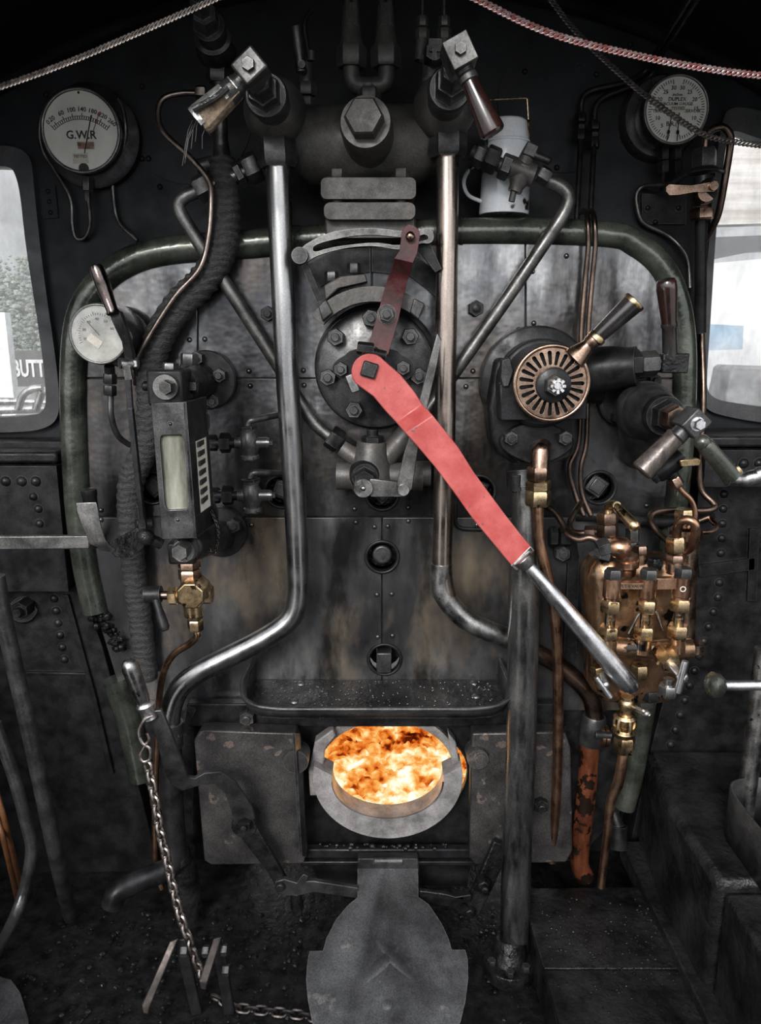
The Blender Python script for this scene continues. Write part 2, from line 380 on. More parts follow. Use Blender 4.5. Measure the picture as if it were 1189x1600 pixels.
def glassmat(name, dirt=.15, gloss=.08, tint=(1, 1, 1), dcol=(.6, .6, .58)):
    m = bpy.data.materials.new(name); m.use_nodes = True; t = m.node_tree; n = t.nodes; n.remove(n['Principled BSDF']); l = t.links; out = n['Material Output']
    tr = n.new('ShaderNodeBsdfTransparent'); tr.inputs[0].default_value = (*tint, 1); gl = n.new('ShaderNodeBsdfGlossy'); gl.inputs['Roughness'].default_value = .06
    df = n.new('ShaderNodeBsdfTranslucent'); df.inputs[0].default_value = (*dcol, 1)
    a = n.new('ShaderNodeMixShader'); fr = n.new('ShaderNodeFresnel'); fr.inputs[0].default_value = 1.45
    l.new(mathn(t, 'ADD', fr.outputs[0], gloss), a.inputs[0]); l.new(tr.outputs[0], a.inputs[1]); l.new(gl.outputs[0], a.inputs[2])
    c = n.new('ShaderNodeMixShader'); f = ramp(t, noise(t, tc(t, (1, 1, .5)), 7, 7, .7), [(.4, 0.), (.75, dirt)])
    l.new(f, c.inputs[0]); l.new(a.outputs[0], c.inputs[1]); l.new(df.outputs[0], c.inputs[2]); l.new(c.outputs[0], out.inputs[0]); return m
pane = glassmat('dirty_window_glass', .4, 0)
dialglass = glassmat('dial_glass', .04, 0)
dimglass = glassmat('greasy_dial_glass', .2, .01)
tubeglass = glassmat('gauge_glass', .06, .04, (.95, .94, .88))
blackpipe = mat('black_train_pipe', (.02, .02, .021), (.2, .195, .19), .85, .18, .4, scale=9, stretch=(2.2, 2.2, .5), lo=.36, hi=.68, bmp=.2, grit=.25)
milkglass = mat('pale_glass_block', (.06, .06, .048), (.25, .25, .205), 0, .06, .12, scale=26, stretch=(1.5, 1, .2), bmp=.1, bscale=20, coat=.6, grit=.05)
brownp = mat('brown_pipe', (.13, .105, .095), (.27, .22, .195), 1, .28, .45, scale=14)
dialgrey = mat('smudged_dial', (.2, .195, .18), (.5, .49, .455), 0, .4, .6, scale=22, bmp=0, grit=.04)
def fire():
    m = bpy.data.materials.new('glowing_coals'); m.use_nodes = True; t = m.node_tree; n = t.nodes; n.remove(n['Principled BSDF']); l = t.links
    v = tc(t); big = noise(t, v, 7, 3, .5); fine = noise(t, tc(t, (1, 1, 1.2)), 24, 5, .6)
    vo = n.new('ShaderNodeTexVoronoi'); vo.inputs['Scale'].default_value = 26; l.new(v, vo.inputs['Vector'])
    h = mathn(t, 'ADD', mathn(t, 'MULTIPLY', big, .85), mathn(t, 'MULTIPLY', fine, .5)); h = mathn(t, 'ADD', h, mathn(t, 'MULTIPLY', vo.outputs['Distance'], .22)); sx = n.new('ShaderNodeSeparateXYZ'); l.new(v, sx.inputs[0]); h = mathn(t, 'ADD', h, mathn(t, 'ADD', mathn(t, 'MULTIPLY', sx.outputs['X'], -.3), mathn(t, 'MULTIPLY', mathn(t, 'ADD', sx.outputs['Y'], .18), -.3)))
    col = ramp(t, h, [(.52, (.06, .006, .0015)), (.61, (.3, .03, .004)), (.68, (.95, .2, .02)), (.77, (1, .44, .09)), (.86, (1, .78, .4)), (.94, (1, .96, .82))])
    e = n.new('ShaderNodeEmission'); l.new(col, e.inputs[0]); l.new(ramp(t, h, [(.5, .9), (.9, 1.0)]), e.inputs[1]); e.inputs[1].default_value = 1
    s = mathn(t, 'MULTIPLY', ramp(t, h, [(.5, .5), (.9, 1.)]), 1.05); l.new(s, e.inputs[1]); l.new(e.outputs[0], n['Material Output'].inputs[0]); return m
firem = fire()
YW = .20; ZX, ZY = Vector((1, 0, 0)), Vector((0, 1, 0))
RT = 2.14; ZC = 2.53 - RT
def arcz(x): return ZC + math.sqrt(RT * RT - x * x)
WL_IN = [(-150, 259), (0, 259), (14, 261), (22, 267), (31, 298), (39, 376), (49, 442), (63, 532), (70, 592), (72, 628), (68, 641), (57, 649), (0, 653), (-150, 655)]
WL_OUT = [(-190, 226), (0, 226), (30, 231), (43, 241), (50, 256), (54, 304), (67, 424), (90, 580), (93, 634), (90, 652), (80, 665), (54, 674), (0, 676), (-190, 678)]
WR_IN = [(1340, 260), (1189, 218), (1158, 206), (1145, 204), (1137, 214), (1130, 260), (1119, 355), (1111, 489), (1104, 596), (1106, 611), (1113, 620), (1129, 627), (1189, 636), (1340, 650)]
WR_OUT = [(1380, 215), (1189, 173), (1160, 167), (1143, 168), (1131, 178), (1120, 240), (1107, 380), (1100, 489), (1093, 600), (1095, 626), (1106, 641), (1125, 649), (1189, 661), (1380, 680)]
def grow(L, k):
    cx = sum(a for a, b in L) / len(L); cy = sum(b for a, b in L) / len(L)
    return [(a + (k if a > cx else -k), b + (k if b > cy else -k)) for a, b in L]
b = MB()
xs = [1.36 - 2.72 * k / 24 for k in range(25)]
wo = [(-1.36, -.02), (1.36, -.02)] + [(x, arcz(x)) for x in xs]
hole = lambda L: [(p.x, p.z) for p in (P(a, c, YW) for a, c in L)]
hl = hole(grow(WL_IN, 6)); hr = hole(grow(WR_IN, 6))
hl = [(max(x, -1.3), z) for x, z in hl]; hr = [(min(x, 1.3), z) for x, z in hr]
b.slab(Vector((0, YW, 0)), ZX, Vector((0, 0, 1)), ZY, wo, .012, [hl, hr, [(-.42, .03), (.46, .03), (.46, .85), (-.42, .85)]])
# rivets of the cab front and the round cover plates either side of the fountain
for q in [(72, 148), (222, 135), (250, 292), (50, 300), (55, 326), (60, 350), (1010, 215), (985, 70), (905, 105)]: b.rivet(*q, YW, 5)
wall = tag(b.build('wall_front', paint), kind='structure')
def wplate(out, dots):
    m = MB(); m.plate(out, YW - .004, .004)
    for q in dots: m.rivet(*q, YW - .004, 5)
    return m
cp = wplate(circ(295, 190, 98), [(222, 135), (232, 248), (222, 248)]); cp.build('cover_plate', paint, wall)
cp = wplate(circ(880, 160, 102, 40, 110), [(820, 112), (932, 116), (870, 262)]); cp.build('cover_plate', paint, wall)
hp = MB(); hp.plate([(62, 290), (86, 289), (91, 340), (67, 342)], YW - .006, .006)
for q in ((75, 299), (77, 315), (79, 332)): hp.rivet(*q, YW - .006, 4)
hp.build('hinge_plate', paint, wall)
b = MB()
# roof: a curved sheet with a stiffening arch against the front
n = 24; rows = []
for y in (YW + .012, -.5, -1.15):
    rows.append([(b.bm.verts.new(Vector((x, y, arcz(x)))), b.bm.verts.new(Vector((x, y, arcz(x) + .01)))) for x in xs])
for r0, r1 in zip(rows, rows[1:]):
    for k in range(n):
        for i in (0, 1): b.face((r0[k][i], r0[k + 1][i], r1[k + 1][i], r1[k][i]))
for r in (rows[0], rows[-1]):
    for k in range(n): b.face((r[k][0], r[k + 1][0], r[k + 1][1], r[k][1]))
roof = tag(b.build('ceiling', roofm), kind='structure')
b = MB(); b.sweep([Vector((x, YW - .02, arcz(x) - .012)) for x in xs], .018, 8); tag(b.build('trim_1', roofm), kind='structure')
b = MB(); b.tube([PZ(928, 14, 2.46), PZ(1004, 38, 2.42)], 6, n=6); tag(b.build('trim_2', roofm), kind='structure')
for nm, sx in (('wall_left', -1), ('wall_right', 1)):
    b = MB(); x = sx * 1.36
    out = [(-2.2, 0), (YW, 0), (YW, arcz(1.36)), (-.35, arcz(1.36)), (-.35, 1.12), (-1.5, 1.12), (-1.5, .0), (-2.2, .0)]
    b.slab(Vector((x, 0, 0)), ZY, Vector((0, 0, 1)), Vector((sx, 0, 0)), out[:6] + [(-1.5, 0)], .012)
    tag(b.build(nm, paint), kind='structure')
b = MB(); b.box(Vector((0, -3.1, .72)), (2.72, .02, 1.44)); tag(b.build('wall_back', paint), kind='structure')
def windowpart(name, IN, OUT):
    root = bpy.data.objects.new(name, None); COL.objects.link(root); root.location = P(*OUT[5], YW); root['kind'] = 'structure'
    IN, OUT = chaikin(IN), chaikin(OUT)
    f = MB(); f.plate(OUT, YW - .022, .05, [IN]); f.build('window_frame', framem, root, bevel=.004)
    g = MB(); g.plate(grow(IN, 4), YW + .012, .004); g.build('window_pane', pane, root)
windowpart('window_1', WL_IN, WL_OUT); windowpart('window_2', WR_IN, WR_OUT)
# floor: rough boarded, coal dusted
b = MB(); N = 60
fv = [[b.bm.verts.new(Vector((-1.36 + 2.72 * i / N, -3.1 + 3.3 * j / N, random.uniform(-.004, .004)))) for i in range(N + 1)] for j in range(N + 1)]
for j in range(N):
    for i in range(N): b.face((fv[j][i], fv[j][i + 1], fv[j + 1][i + 1], fv[j + 1][i]))
tag(b.build('floor', oily), kind='structure')

# ---------------------------------------------------------------- boiler backhead
TRIM_L = [(222, 1215), (205, 1135), (182, 1060)], [(150, 955), (134, 880), (122, 780), (116, 640), (118, 545), (128, 488), (152, 447), (196, 412), (262, 392), (400, 381), (470, 374)]
TRIM_R = [(470, 374), (600, 366), (760, 361), (945, 366), (992, 381), (1032, 415), (1056, 465), (1067, 530), (1068, 620), (1064, 700), (1048, 850), (1026, 980), (992, 1190), (975, 1260)]
INNER = [(560, 1345)] + [(300, 1345), (222, 1215), (205, 1135), (170, 1020), (150, 955), (134, 880), (122, 780), (116, 640), (118, 545), (128, 488), (152, 447), (196, 412), (262, 392), (400, 381), (470, 374)] + TRIM_R[1:] + [(900, 1345)]
backhead = thing('boiler_backhead', (600, 1345, 0), 'steel clad boiler backhead with green rolled edge behind all the pipes and valves', 'boiler')
FH = (608, 1205, 122, 86)   # firehole
PORTS = [(597, 870), (601, 1030), (936, 762), (748, 768), (597, 772), (440, 768), (238, 762)]
b = MB(); b.plate(INNER, .006, .02, [circ(*FH[:3], 40, FH[3])] + [circ(x, y, 23, 20) for x, y in PORTS]); b.build('shell', iron, backhead)
def sheetpart(lims, mt, holes, riv, name='cladding_sheet'):
    L = INNER
    for nx, d in lims: L = clip(L, nx, d)
    m = MB(); m.plate(L, 0, .006, holes)
    for q in riv: m.rivet(*q, 0, 4.6)
    return m.build(name, mt, backhead, bevel=.0012)
g = 1.2
P24 = lambda x, y: circ(x, y, 24, 20)
sheetpart([((0, 1), 591 - g), ((1, 0), 309 - g)], sheetm, [], [(296, 531)])
sheetpart([((0, 1), 591 - g), ((-1, 0), -309 - g), ((1, 0), 581 - g)], sheetm, [], [(320, 530), (389, 580), (474, 579), (555, 400), (480, 420)])
sheetpart([((0, 1), 591 - g), ((-1, 0), -581 - g), ((1, 0), 821 - g)], sheetm, [], [(739, 580), (810, 515), (717, 369), (782, 369), (700, 578)])
sheetpart([((0, 1), 591 - g), ((-1, 0), -821 - g)], sheetm, [], [(832, 424), (834, 514), (834, 505), (885, 400)])
sheetpart([((0, -1), -591 - g), ((0, 1), 808 - g)], sheetm, [P24(*PORTS[k]) for k in (2, 3, 4, 5, 6)], [(391, 603), (475, 602), (728, 604), (554, 795), (638, 793), (158, 797), (332, 690), (360, 795), (470, 795), (700, 795), (1046, 782), (1010, 790)])
# lower pair of sheets meet on the plug holes, so they are cut round them
for side in (-1, 1):
    L = clip(clip(INNER, (0, -1), -808 - g), (0, 1), 1110)
    L = clip(L, (side * -1, 0), -597 * side - g) if side > 0 else clip(L, (1, 0), 597 - g)
    out = []
    for i in range(len(L)):
        a, c = L[i], L[(i + 1) % len(L)]; out.append(a)
        if abs(a[0] - c[0]) < .01 and abs(a[0] - (597 + side * g)) < .5:
            segs = sorted([(870, 597), (1030, 601)], key=lambda q: (q[0] - a[1]) * (1 if c[1] > a[1] else -1))
            for yy, xx in segs:
                dr = 1 if c[1] > a[1] else -1; pts = []
                lx = 597 + side * g; t0 = math.acos(max(-1, min(1, (lx - xx) * side / 24)))
                for k in range(15):
                    t = -t0 + 2 * t0 * k / 14; pts.append((xx + side * 24 * math.cos(t), yy + dr * 24 * math.sin(t)))
                out += pts
    m = MB(); m.plate(out, 0, .006)
    for q in ([(393, 820), (556, 816), (585, 823), (589, 929), (590, 995), (158, 812), (208, 815)] if side < 0 else [(638, 814), (606, 822), (612, 928), (613, 993), (690, 816), (745, 820), (1005, 820)]): m.rivet(*q, 0, 4.6)
    m.build('cladding_sheet', sootm, backhead, bevel=.0012)
# rolled green edge: three lengths; it has a torn gap low on one side
def rolled(path, r=19):
    m = MB(); q = spline([P(a, c, .004) for a, c in path], 6); m.sweep(q, r * M(q[0]), 16)
    # skirt from the roll back to the cab front
    cen = P(595, 700, .004); prev = None
    for p in q:
        d = Vector((p.x - cen.x, 0, p.z - cen.z)); d = Vector((d.x, 0, d.z * .8)).normalized() * r * M(p)
        a = m.bm.verts.new(p + d); c = m.bm.verts.new(Vector((p.x + d.x, YW, p.z + d.z)))
        if prev: m.face((prev[0], a, c, prev[1]))
        prev = (a, c)
    return m.build('rolled_edge', green, backhead, smooth=60)
rolled(TRIM_L[0], 20); rolled(TRIM_L[1], 20); rolled(TRIM_R, 20)
for x0, y0 in ((718, 362), (838, 364)):      # joint straps across the top roll
    m = MB(); c = P(x0, y0, .004); m.sweep([c + Vector((k * .004, 0, 0)) for k in range(3)], 20.8 * M(c), 16); m.build('joint_strap', olive, backhead, smooth=60)
m = MB()      # crumbling lagging in the torn gap
for k in range(60):
    t = random.random(); x = 150 + 40 * t + random.uniform(-10, 10); y = 958 + 60 * t + random.uniform(-16, 8)
    m.ball(P(x, y, random.uniform(-.025, .0)), random.uniform(2, 7), (1, 1, random.uniform(.6, 1)), 7, 5)
m.build('torn_lagging', oily, backhead, smooth=0)['kind'] = 'stuff'
# washout ports: rim, bore and plug
kinds = ['round', 'block', 'square', 'square', 'square', 'square', 'square']
for (x, y), k in zip(PORTS, kinds):
    r = MB(); f = P(x, y, 0); R = 27 * M(f)
    r.sweep([f + Vector((math.cos(a) * R * .94, -.002, math.sin(a) * R * .94)) for a in [2 * PI * i / 32 for i in range(32)]], R * .1, 8, closed=True)
    port = r.build('washout_port', iron, backhead, smooth=60)
    q = MB()
    if k == 'round': q.lathe(f + Vector((0, .06, 0)), f + Vector((0, .018, 0)), [(0, 15), (.9, 15), (1, 13.5)], 24)
    elif k == 'block': q.box(f + Vector((-.002, .015, -.006)), (.042, .06, .06))
    else:
        a = {936: .6, 748: .35, 597: .75, 440: .35, 238: .8}[x]
        q.box(f + Vector((0, .035, 0)), (.05, .03, .05), Matrix.Rotation(a, 3, 'Y')); q.box(f + Vector((0, .018, 0)), (.036, .012, .036), Matrix.Rotation(a, 3, 'Y'))
    q.build('plug', iron_mid, port, bevel=.003)
    bk = MB(); bk.lathe(f + Vector((0, .07, 0)), f + Vector((0, .06, 0)), [(0, 25), (1, 25)], 24); bk.build('plug_seat', oily, port)
hb = MB(); hb.tube([(711, 786, -.006), (711, 826, -.006), (752, 827, -.006)], 3.5, fil=16, n=10); hb.build('hook_bracket', iron, backhead)
# studs with nuts on the sheets
for x, y, r in [(418, 490, 12), (744, 482, 13)]:
    n_ = MB(); n_.ny(x, y, 0, -.022, r); n_.build('stud_nut', iron, backhead)
def dial(root, cx, cy, y, r, depth, glass, casem, scale_fn, facem=None):
    """round gauge whose face centre is (cx, cy) at depth y"""
    c = MB(); c.ly(cx, cy, y + depth, y + .004, [(0, r * .97), (.05, r), (.95, r), (1, r * .97)], 48); c.build('case', casem, root)
    f = P(cx, cy, y); m = M(f)
    bz = MB(); R = r * m * .97; bz.sweep([f + Vector((math.cos(a) * R, -.004, math.sin(a) * R)) for a in [2 * PI * i / 56 for i in range(56)]], r * m * .045, 10, closed=True); bz.build('bezel', dull, root, smooth=60)
    d = MB(); d.lathe(f + Vector((0, .001, 0)), f - Vector((0, .003, 0)), [(0, r * .95), (1, r * .95)], 56); face = d.build('dial', facem or dialm, root)
    def pt(ang, k): return f + Vector((math.sin(ang) * r * m * k, -.0042, math.cos(ang) * r * m * k))
    t = MB(); scale_fn(t, face, f, r * m, pt); t.build('lettering', ink, face, smooth=0)
    g = MB(); g.lathe(f - Vector((0, .009, 0)), f - Vector((0, .011, 0)), [(0, r * .94), (1, r * .94)], 56); g.build('glass', glass, root)
def tick(t, f, a, r0, r1, w):
    d = Vector((math.sin(a), 0, math.cos(a))); s = Vector((d.z, 0, -d.x)); c = f + Vector((0, -.0038, 0))
    t.box(c + d * (r0 + r1) / 2, (w, .0012, r1 - r0), Matrix((s, Vector((0, 1, 0)), d)).transposed())
def ttext(t, f, s, x, z, size, rot=0, bold=.008):
    U = Vector((math.cos(rot), 0, -math.sin(rot))); t.text(s, f + Vector((x, -.0038, z)), size, U, Vector((math.sin(rot), 0, math.cos(rot))), bold=bold)
# steam pressure gauge high on the cab front
pg = thing('pressure_gauge', (127, 272, .17), 'large white G.W.R steam pressure gauge with a red limit marker', 'gauge')
bd = MB(); bd.cy(140, 212, YW - .002, YW - .035, 76, n=48); bd.build('backing_ring', iron, pg)
def sc(t, face, f, R, pt):
    piv = Vector((0, 0, -.72 * R)); c = f + piv
    n = 26; a0, a1 = -.72, .72
    for k in range(n + 1):
        a = a0 + (a1 - a0) * k / n; tick(t, c, a, R * .98, R * (1.13 if k % 4 == 2 or k in (0, n) else 1.07), R * .018)
    for rr in (.985, 1.065): t.sweep([c + Vector((math.sin(a) * R * rr, -.0038, math.cos(a) * R * rr)) for a in [a0 + (a1 - a0) * k / 30 for k in range(31)]], R * .006, 4)
    for v in (0, 20, 60, 100, 140, 180, 220, 260):
        a = a0 + (a1 - a0) * v / 260; rr = R * 1.215; ttext(t, c, str(v), math.sin(a) * rr, math.cos(a) * rr, R * .15, a * .9, bold=.012)
    ttext(t, f, 'G.W.R', 0, -.1 * R, R * .27, bold=.02)
    for x, z in ((.02, .88), (-.76, -.58)): t.lathe(f + Vector((x * R, 0, z * R)), f + Vector((x * R, -.004, z * R)), [(0, 2), (1, 2)], 10)
    t.lathe(f + Vector((0, 0, -.88 * R)), f + Vector((0, -.0045, -.88 * R)), [(0, 8), (1, 8)], 16)
    l = MB(); l.box(f + Vector((-.06 * R, -.0042, -.64 * R)), (R * .38, .001, R * .24), Matrix.Rotation(-.05, 3, 'Y')); l.build('sticker', label_, face)
    ttext(t, f + Vector((0, -.001, 0)), 'TESTED', -.06 * R, -.6 * R, R * .1)
    l = MB(); l.box(f + Vector((.1 * R, -.0042, -.34 * R)), (R * .42, .001, R * .17)); l.build('maker_plate', bronze, face)
    nd = MB(); tick(nd, c + Vector((0, -.002, 0)), .27, R * .2, R * 1.12, R * .022); nd.build('needle', ink, face)
    nd = MB(); tick(nd, c + Vector((0, -.002, 0)), .42, R * .75, R * 1.26, R * .014); a = .42; p = c + Vector((math.sin(a) * R * 1.2, -.006, math.cos(a) * R * 1.2)); nd.box(p, (R * .05, .001, R * .07), Matrix.Rotation(a, 3, 'Y')); nd.build('limit_marker', redink, face)
dial(pg, 127, 205, .135, 62, .045, dialglass, ebony, sc)
n_ = MB(); n_.nut((137, 278, .16), (137, 298, .16), 9); n_.nut((138, 299, .16), (138, 315, .16), 6); n_.build('union_nut', iron_mid, pg)
b = MB(); b.tube([(138, 312, .16), (141, 350, .17), (133, 371, .18), (119, 372, .18), (113, 350, .18), (110, 310, .18), (88, 270, .185), (66, 232, .185), (63, 190, .185), (80, 155, .185), (112, 137, .185), (150, 134, .185), (185, 155, .17), (196, 195, .16), (193, 232, .17), (178, 270, .18), (177, 300, .185), (185, 345, .185), (215, 376, .17)], 3.2, sm=6)
piece(b, 'gauge_pipe', dull, 'thin grey pipe looped round the G.W.R pressure gauge on the cab front', 'pipe')

# steam chain across the top corner
b = MB(); b.chain([(-190, 196, -.5), (-6, 138, -.5), (110, 96, -.5), (230, 45, -.5), (345, -6, -.5), (470, -66, -.5)], 6.9, 5, 1.4, curb=.55, L=1.75)
piece(b, 'hanging_chain', chainm, 'steel curb chain slung in front of the roof above the G.W.R gauge', 'chain')

# second gauge on the backhead
vg = thing('small_pressure_gauge', (170, 580, 0), 'round glass fronted gauge with greasy pale dial on green boiler edge beside the lever', 'gauge')
m = MB(); m.ly(190, 527, 0, -.05, [(0, 47), (.7, 47), (1, 43)], 40); m.build('mounting_boss', iron, vg)
def sc2(t, face, f, R, pt):
    for k in range(31): tick(t, f, -2.0 + 3.6 * k / 30, R * .62, R * (.74 if k % 5 == 0 else .69), R * .016)
    for k, v in enumerate(('10', '20', '30', '40', '50', '60')): a = -1.9 + .62 * k; ttext(t, f, v, math.sin(a) * R * .5, math.cos(a) * R * .5, R * .13)
    l = MB(); l.box(f + Vector((-.15 * R, -.0042, -.22 * R)), (R * .5, .001, R * .28), Matrix.Rotation(.65, 3, 'Y')); l.build('sticker', label_, face)
    nd = MB(); tick(nd, f + Vector((0, -.002, 0)), -.7, -R * .05, R * .55, R * .03); nd.build('needle', ink, face)
dial(vg, 155, 522, -.17, 46, .13, dimglass, ebony, sc2, dialgrey)
n_ = MB(); n_.cyl((171, 572, -.13), (172, 586, -.12), 8); n_.nut((172, 584, -.12), (172, 600, -.12), 11); n_.nut((172, 602, -.12), (172, 618, -.12), 10.5); n_.build('union_nut', iron, vg)
b = MB(); b.tube([(173, 614, -.12), (174, 650, -.12), (184, 680, -.1), (205, 696, -.06), (228, 700, -.02)], 4.6, sm=8)
piece(b, 'gauge_pipe', dull, 'dark curved pipe dropping from the greasy glass gauge to the lagged hose', 'pipe')

gripd = mat('dark_polished_grip', (.035, .03, .028), (.14, .11, .1), 1, .14, .28, scale=14)
# water gauge shut-off lever
lv = thing('shutoff_lever', (222, 838, -.4), 'long thin dark lever with polished dark metal grip in front of the greasy gauge', 'lever')
m = MB(); m.lathe((149, 413, -.43), (178, 492, -.43), [(0, 5), (.03, 9), (.1, 11), (.4, 11.5), (.9, 9), (.96, 11), (1, 8)], 20); m.build('grip', gripd, lv)
m = MB(); m.ribbon([((170, 490, -.43), (187, 486, -.43)), ((179, 512, -.43), (194, 505, -.43)), ((190, 534, -.42), (202, 530, -.42)), ((194, 558, -.41), (208, 558, -.41)), ((198, 566, -.41), (216, 590, -.4))], .02); m.build('arm', iron, lv, bevel=.002)
m = MB(); m.cyl((187, 568, -.42), (210, 568, -.40), 8); m.nut((208, 568, -.4), (216, 568, -.4), 9); m.bar((198, 570, -.425), (202, 592, -.42), 11, 8); m.build('pivot', steelw, lv)
m = MB(); m.bar((200, 588, -.42), (204, 640, -.42), 9, 7); m.bar((204, 638, -.42), (224, 822, -.42), 8, 12); m.bar((218, 790, -.42), (224, 826, -.42), 12, 10); m.cyl((212, 818, -.42), (236, 818, -.4), 7); m.build('rod', iron, lv, bevel=.0015)

# lagged hose
b = MB(); hose = [(344, 128, -.02), (345, 150, -.02)]
hz = thing('wrapped_steam_pipe', (228, 1065, -.03), 'thick pipe bandaged in black cloth snaking down behind the water gauge', 'pipe')
m = MB(); path = [P(*q) for q in [(346, 250, -.03), (352, 300, -.04), (353, 345, -.05), (345, 395, -.06), (318, 438, -.06), (282, 475, -.06), (252, 520, -.06), (236, 570, -.05), (235, 640, -.05), (226, 700, -.05), (206, 750, -.05), (203, 800, -.05), (208, 880, -.05), (218, 960, -.04), (230, 1060, -.03)]]
q = spline(path, 14); rad = []
for i, p in enumerate(q):
    k = i / len(q); base = (21 + 3 * math.sin(min(1, k * 3) * PI * .5) - 7 * max(0, k - .35) / .65); rad.append(base * M(p) * (1 + .05 * math.sin(i * 1.5) + random.uniform(-.02, .02)))
m.sweep(q, rad, 20); m.build('lagging', lagm, hz, smooth=70)
m = MB(); m.cyl((343, 120, -.02), (346, 255, -.03), 11); m.lathe((344, 200, -.02), (347, 252, -.03), [(0, 10), (.7, 13), (1, 15)], 20); m.build('bare_pipe', dull, hz)
m = MB(); m.nut((343, 100, -.02), (343, 130, -.02), 21); m.build('union_nut', iron_mid, hz)
vb = thing('roof_valve', (343, 105, -.02), 'black valve in the shadows above the wrapped pipe behind the chain', 'valve')
m = MB(); m.ball((338, 82, -.04), 31, (1, 1, .8)); m.cyl((343, 80, -.02), (343, 108, -.02), 15); m.build('body', iron, vb)
m = MB(); m.lathe((334, 62, -.07), (326, 40, -.12), [(0, 29), (.2, 29), (.3, 24), (1, 24)], 24); m.nut((326, 46, -.1), (319, 20, -.16), 21); m.nut((318, 22, -.15), (308, -8, -.2), 15); m.build('gland_nut', iron_mid, vb)
# thin copper pipe
b = MB(); b.tube([(318, 146, -.02), (282, 146, -.03), (254, 155, -.04), (247, 180, -.05), (257, 208, -.06), (296, 245, -.07), (325, 280, -.08), (330, 310, -.09), (326, 370, -.1), (312, 420, -.11), (275, 462, -.11), (240, 515, -.11), (216, 560, -.1), (212, 600, -.04)], 4.5, sm=7)
b.nut((306, 145, -.02), (322, 145, -.02), 11)
piece(b, 'drain_pipe', brownp, 'thin brownish bare pipe bent in an S beside the bandaged pipe', 'pipe')

# water gauge with glass protector
wg = thing('water_gauge', (292, 870, -.3), 'boiler water gauge in black metal protector with pale glass and striped backplate', 'gauge')
for cx, cy, r in ((322, 594, 46), (345, 832, 40)):
    m = MB(); m.cy(cx, cy, 0, -.03, r, n=40); fl = m.build('mounting_flange', iron, wg)
for x, y in ((342, 587), (332, 627), (306, 560)):
    m = MB(); m.ny(x, y, -.02, -.055, 11.5); m.build('flange_nut', iron_mid, wg)
m = MB(); m.ny(364, 822, -.02, -.055, 12); m.build('flange_nut', iron_mid, wg)
m = MB(); m.lathe((310, 598, -.03), (264, 604, -.36), [(0, 34), (.3, 27), (.75, 23), (1, 22)], 28); m.box(P(266, 604, -.34), (.075, .09, .075)); m.cyl((238, 603, -.33), (228, 603, -.33), 8); m.cyl((245, 603, -.33), (222, 603, -.33), 8); m.build('top_arm', iron, wg, bevel=.006)
m = MB(); m.cy(258, 605, -.36, -.4, 20); m.build('end_washer', dull, wg)
m = MB(); m.ny(257, 606, -.39, -.43, 12, stud=0); m.build('end_bolt', iron_mid, wg)
m = MB(); m.nut((267, 586, -.34), (267, 567, -.34), 13); m.build('top_plug', iron_mid, wg)
m = MB(); m.nut((293, 603, -.31), (308, 603, -.31), 12); m.build('side_plug', iron_mid, wg)
m = MB(); m.nut((296, 570, -.2), (296, 552, -.2), 14); m.build('arm_plug', iron_mid, wg)
# protector: front frame, side frame, cap ends; open glazed fronts
YF = -.42
FR = [(236, 630), (291, 628), (307, 841), (253, 843)]
GL = rrect(0, 0, 1, 1, .12)
def quad(L, u, v):  # bilinear inside a pixel quad TL,TR,BR,BL
    a = [L[0][i] + (L[1][i] - L[0][i]) * u for i in (0, 1)]; c = [L[3][i] + (L[2][i] - L[3][i]) * u for i in (0, 1)]
    return (a[0] + (c[0] - a[0]) * v, a[1] + (c[1] - a[1]) * v)
hole_ = [quad(FR, .16 + .68 * u, .24 + .545 * v) for u, v in GL]
m = MB(); m.plate(FR, YF, .008, [hole_])
for u, v in ((.5, .155), (.5, .86)): m.rivet(*quad(FR, u, v), YF, 4)
m.build('front_frame', iron_mid, wg, bevel=.002)
m = MB(); m.plate([quad(FR, .13 + .74 * u, .22 + .585 * v) for u, v in GL], YF + .009, .006); m.build('front_glass', milkglass, wg)
# side: from front right edge back
sr = [P(291, 628, YF), P(307, 841, YF)]; dvec = Vector((.012, .13, 0))
def side_panel(a, c, name, mt, u0, u1, v0, v1, off):
    k = MB(); A, B = sr; p = lambda u, v: A.lerp(B, v) + dvec * u + Vector((off, 0, 0))
    pts = [p(u0, v0), p(u1, v0), p(u1, v1), p(u0, v1)]; nn = Vector((-1, 0, 0)) * .006
    vs = [k.bm.verts.new(q) for q in pts]; vb_ = [k.bm.verts.new(q + nn) for q in pts]
    k.face(vs); k.face(vb_[::-1])
    for i in range(4): k.face((vs[i], vs[(i + 1) % 4], vb_[(i + 1) % 4], vb_[i]))
    return k.build(name, mt, wg)
for u0, u1, v0, v1 in ((0, 1, 0, .3), (0, 1, .84, 1), (0, .3, .3, .84), (.86, 1, .3, .84)): side_panel(0, 0, 'side_frame', iron, u0, u1, v0, v1, 0)
side_panel(0, 0, 'striped_backplate', label_, .3, .86, .3, .84, -.001)
m = MB(); A, B = sr
for k in range(7):
    v = .33 + .5 * k / 7; p = A.lerp(B, v) + dvec * .55; m.box(p, (.004, .05, .0105))
m.build('black_stripes', ink, wg, smooth=0)
m = MB()   # back and far side of the protector, solid
lA, lB = P(238, 632, YF + .008), P(255, 841, YF + .008); k0 = [lA, sr[0] + Vector((-.008, .008, 0)), sr[1] + Vector((-.008, .008, 0)), lB]
vs = [[m.bm.verts.new(p + Vector((0, dy, 0))) for p in k0] for dy in (.0, .11)]
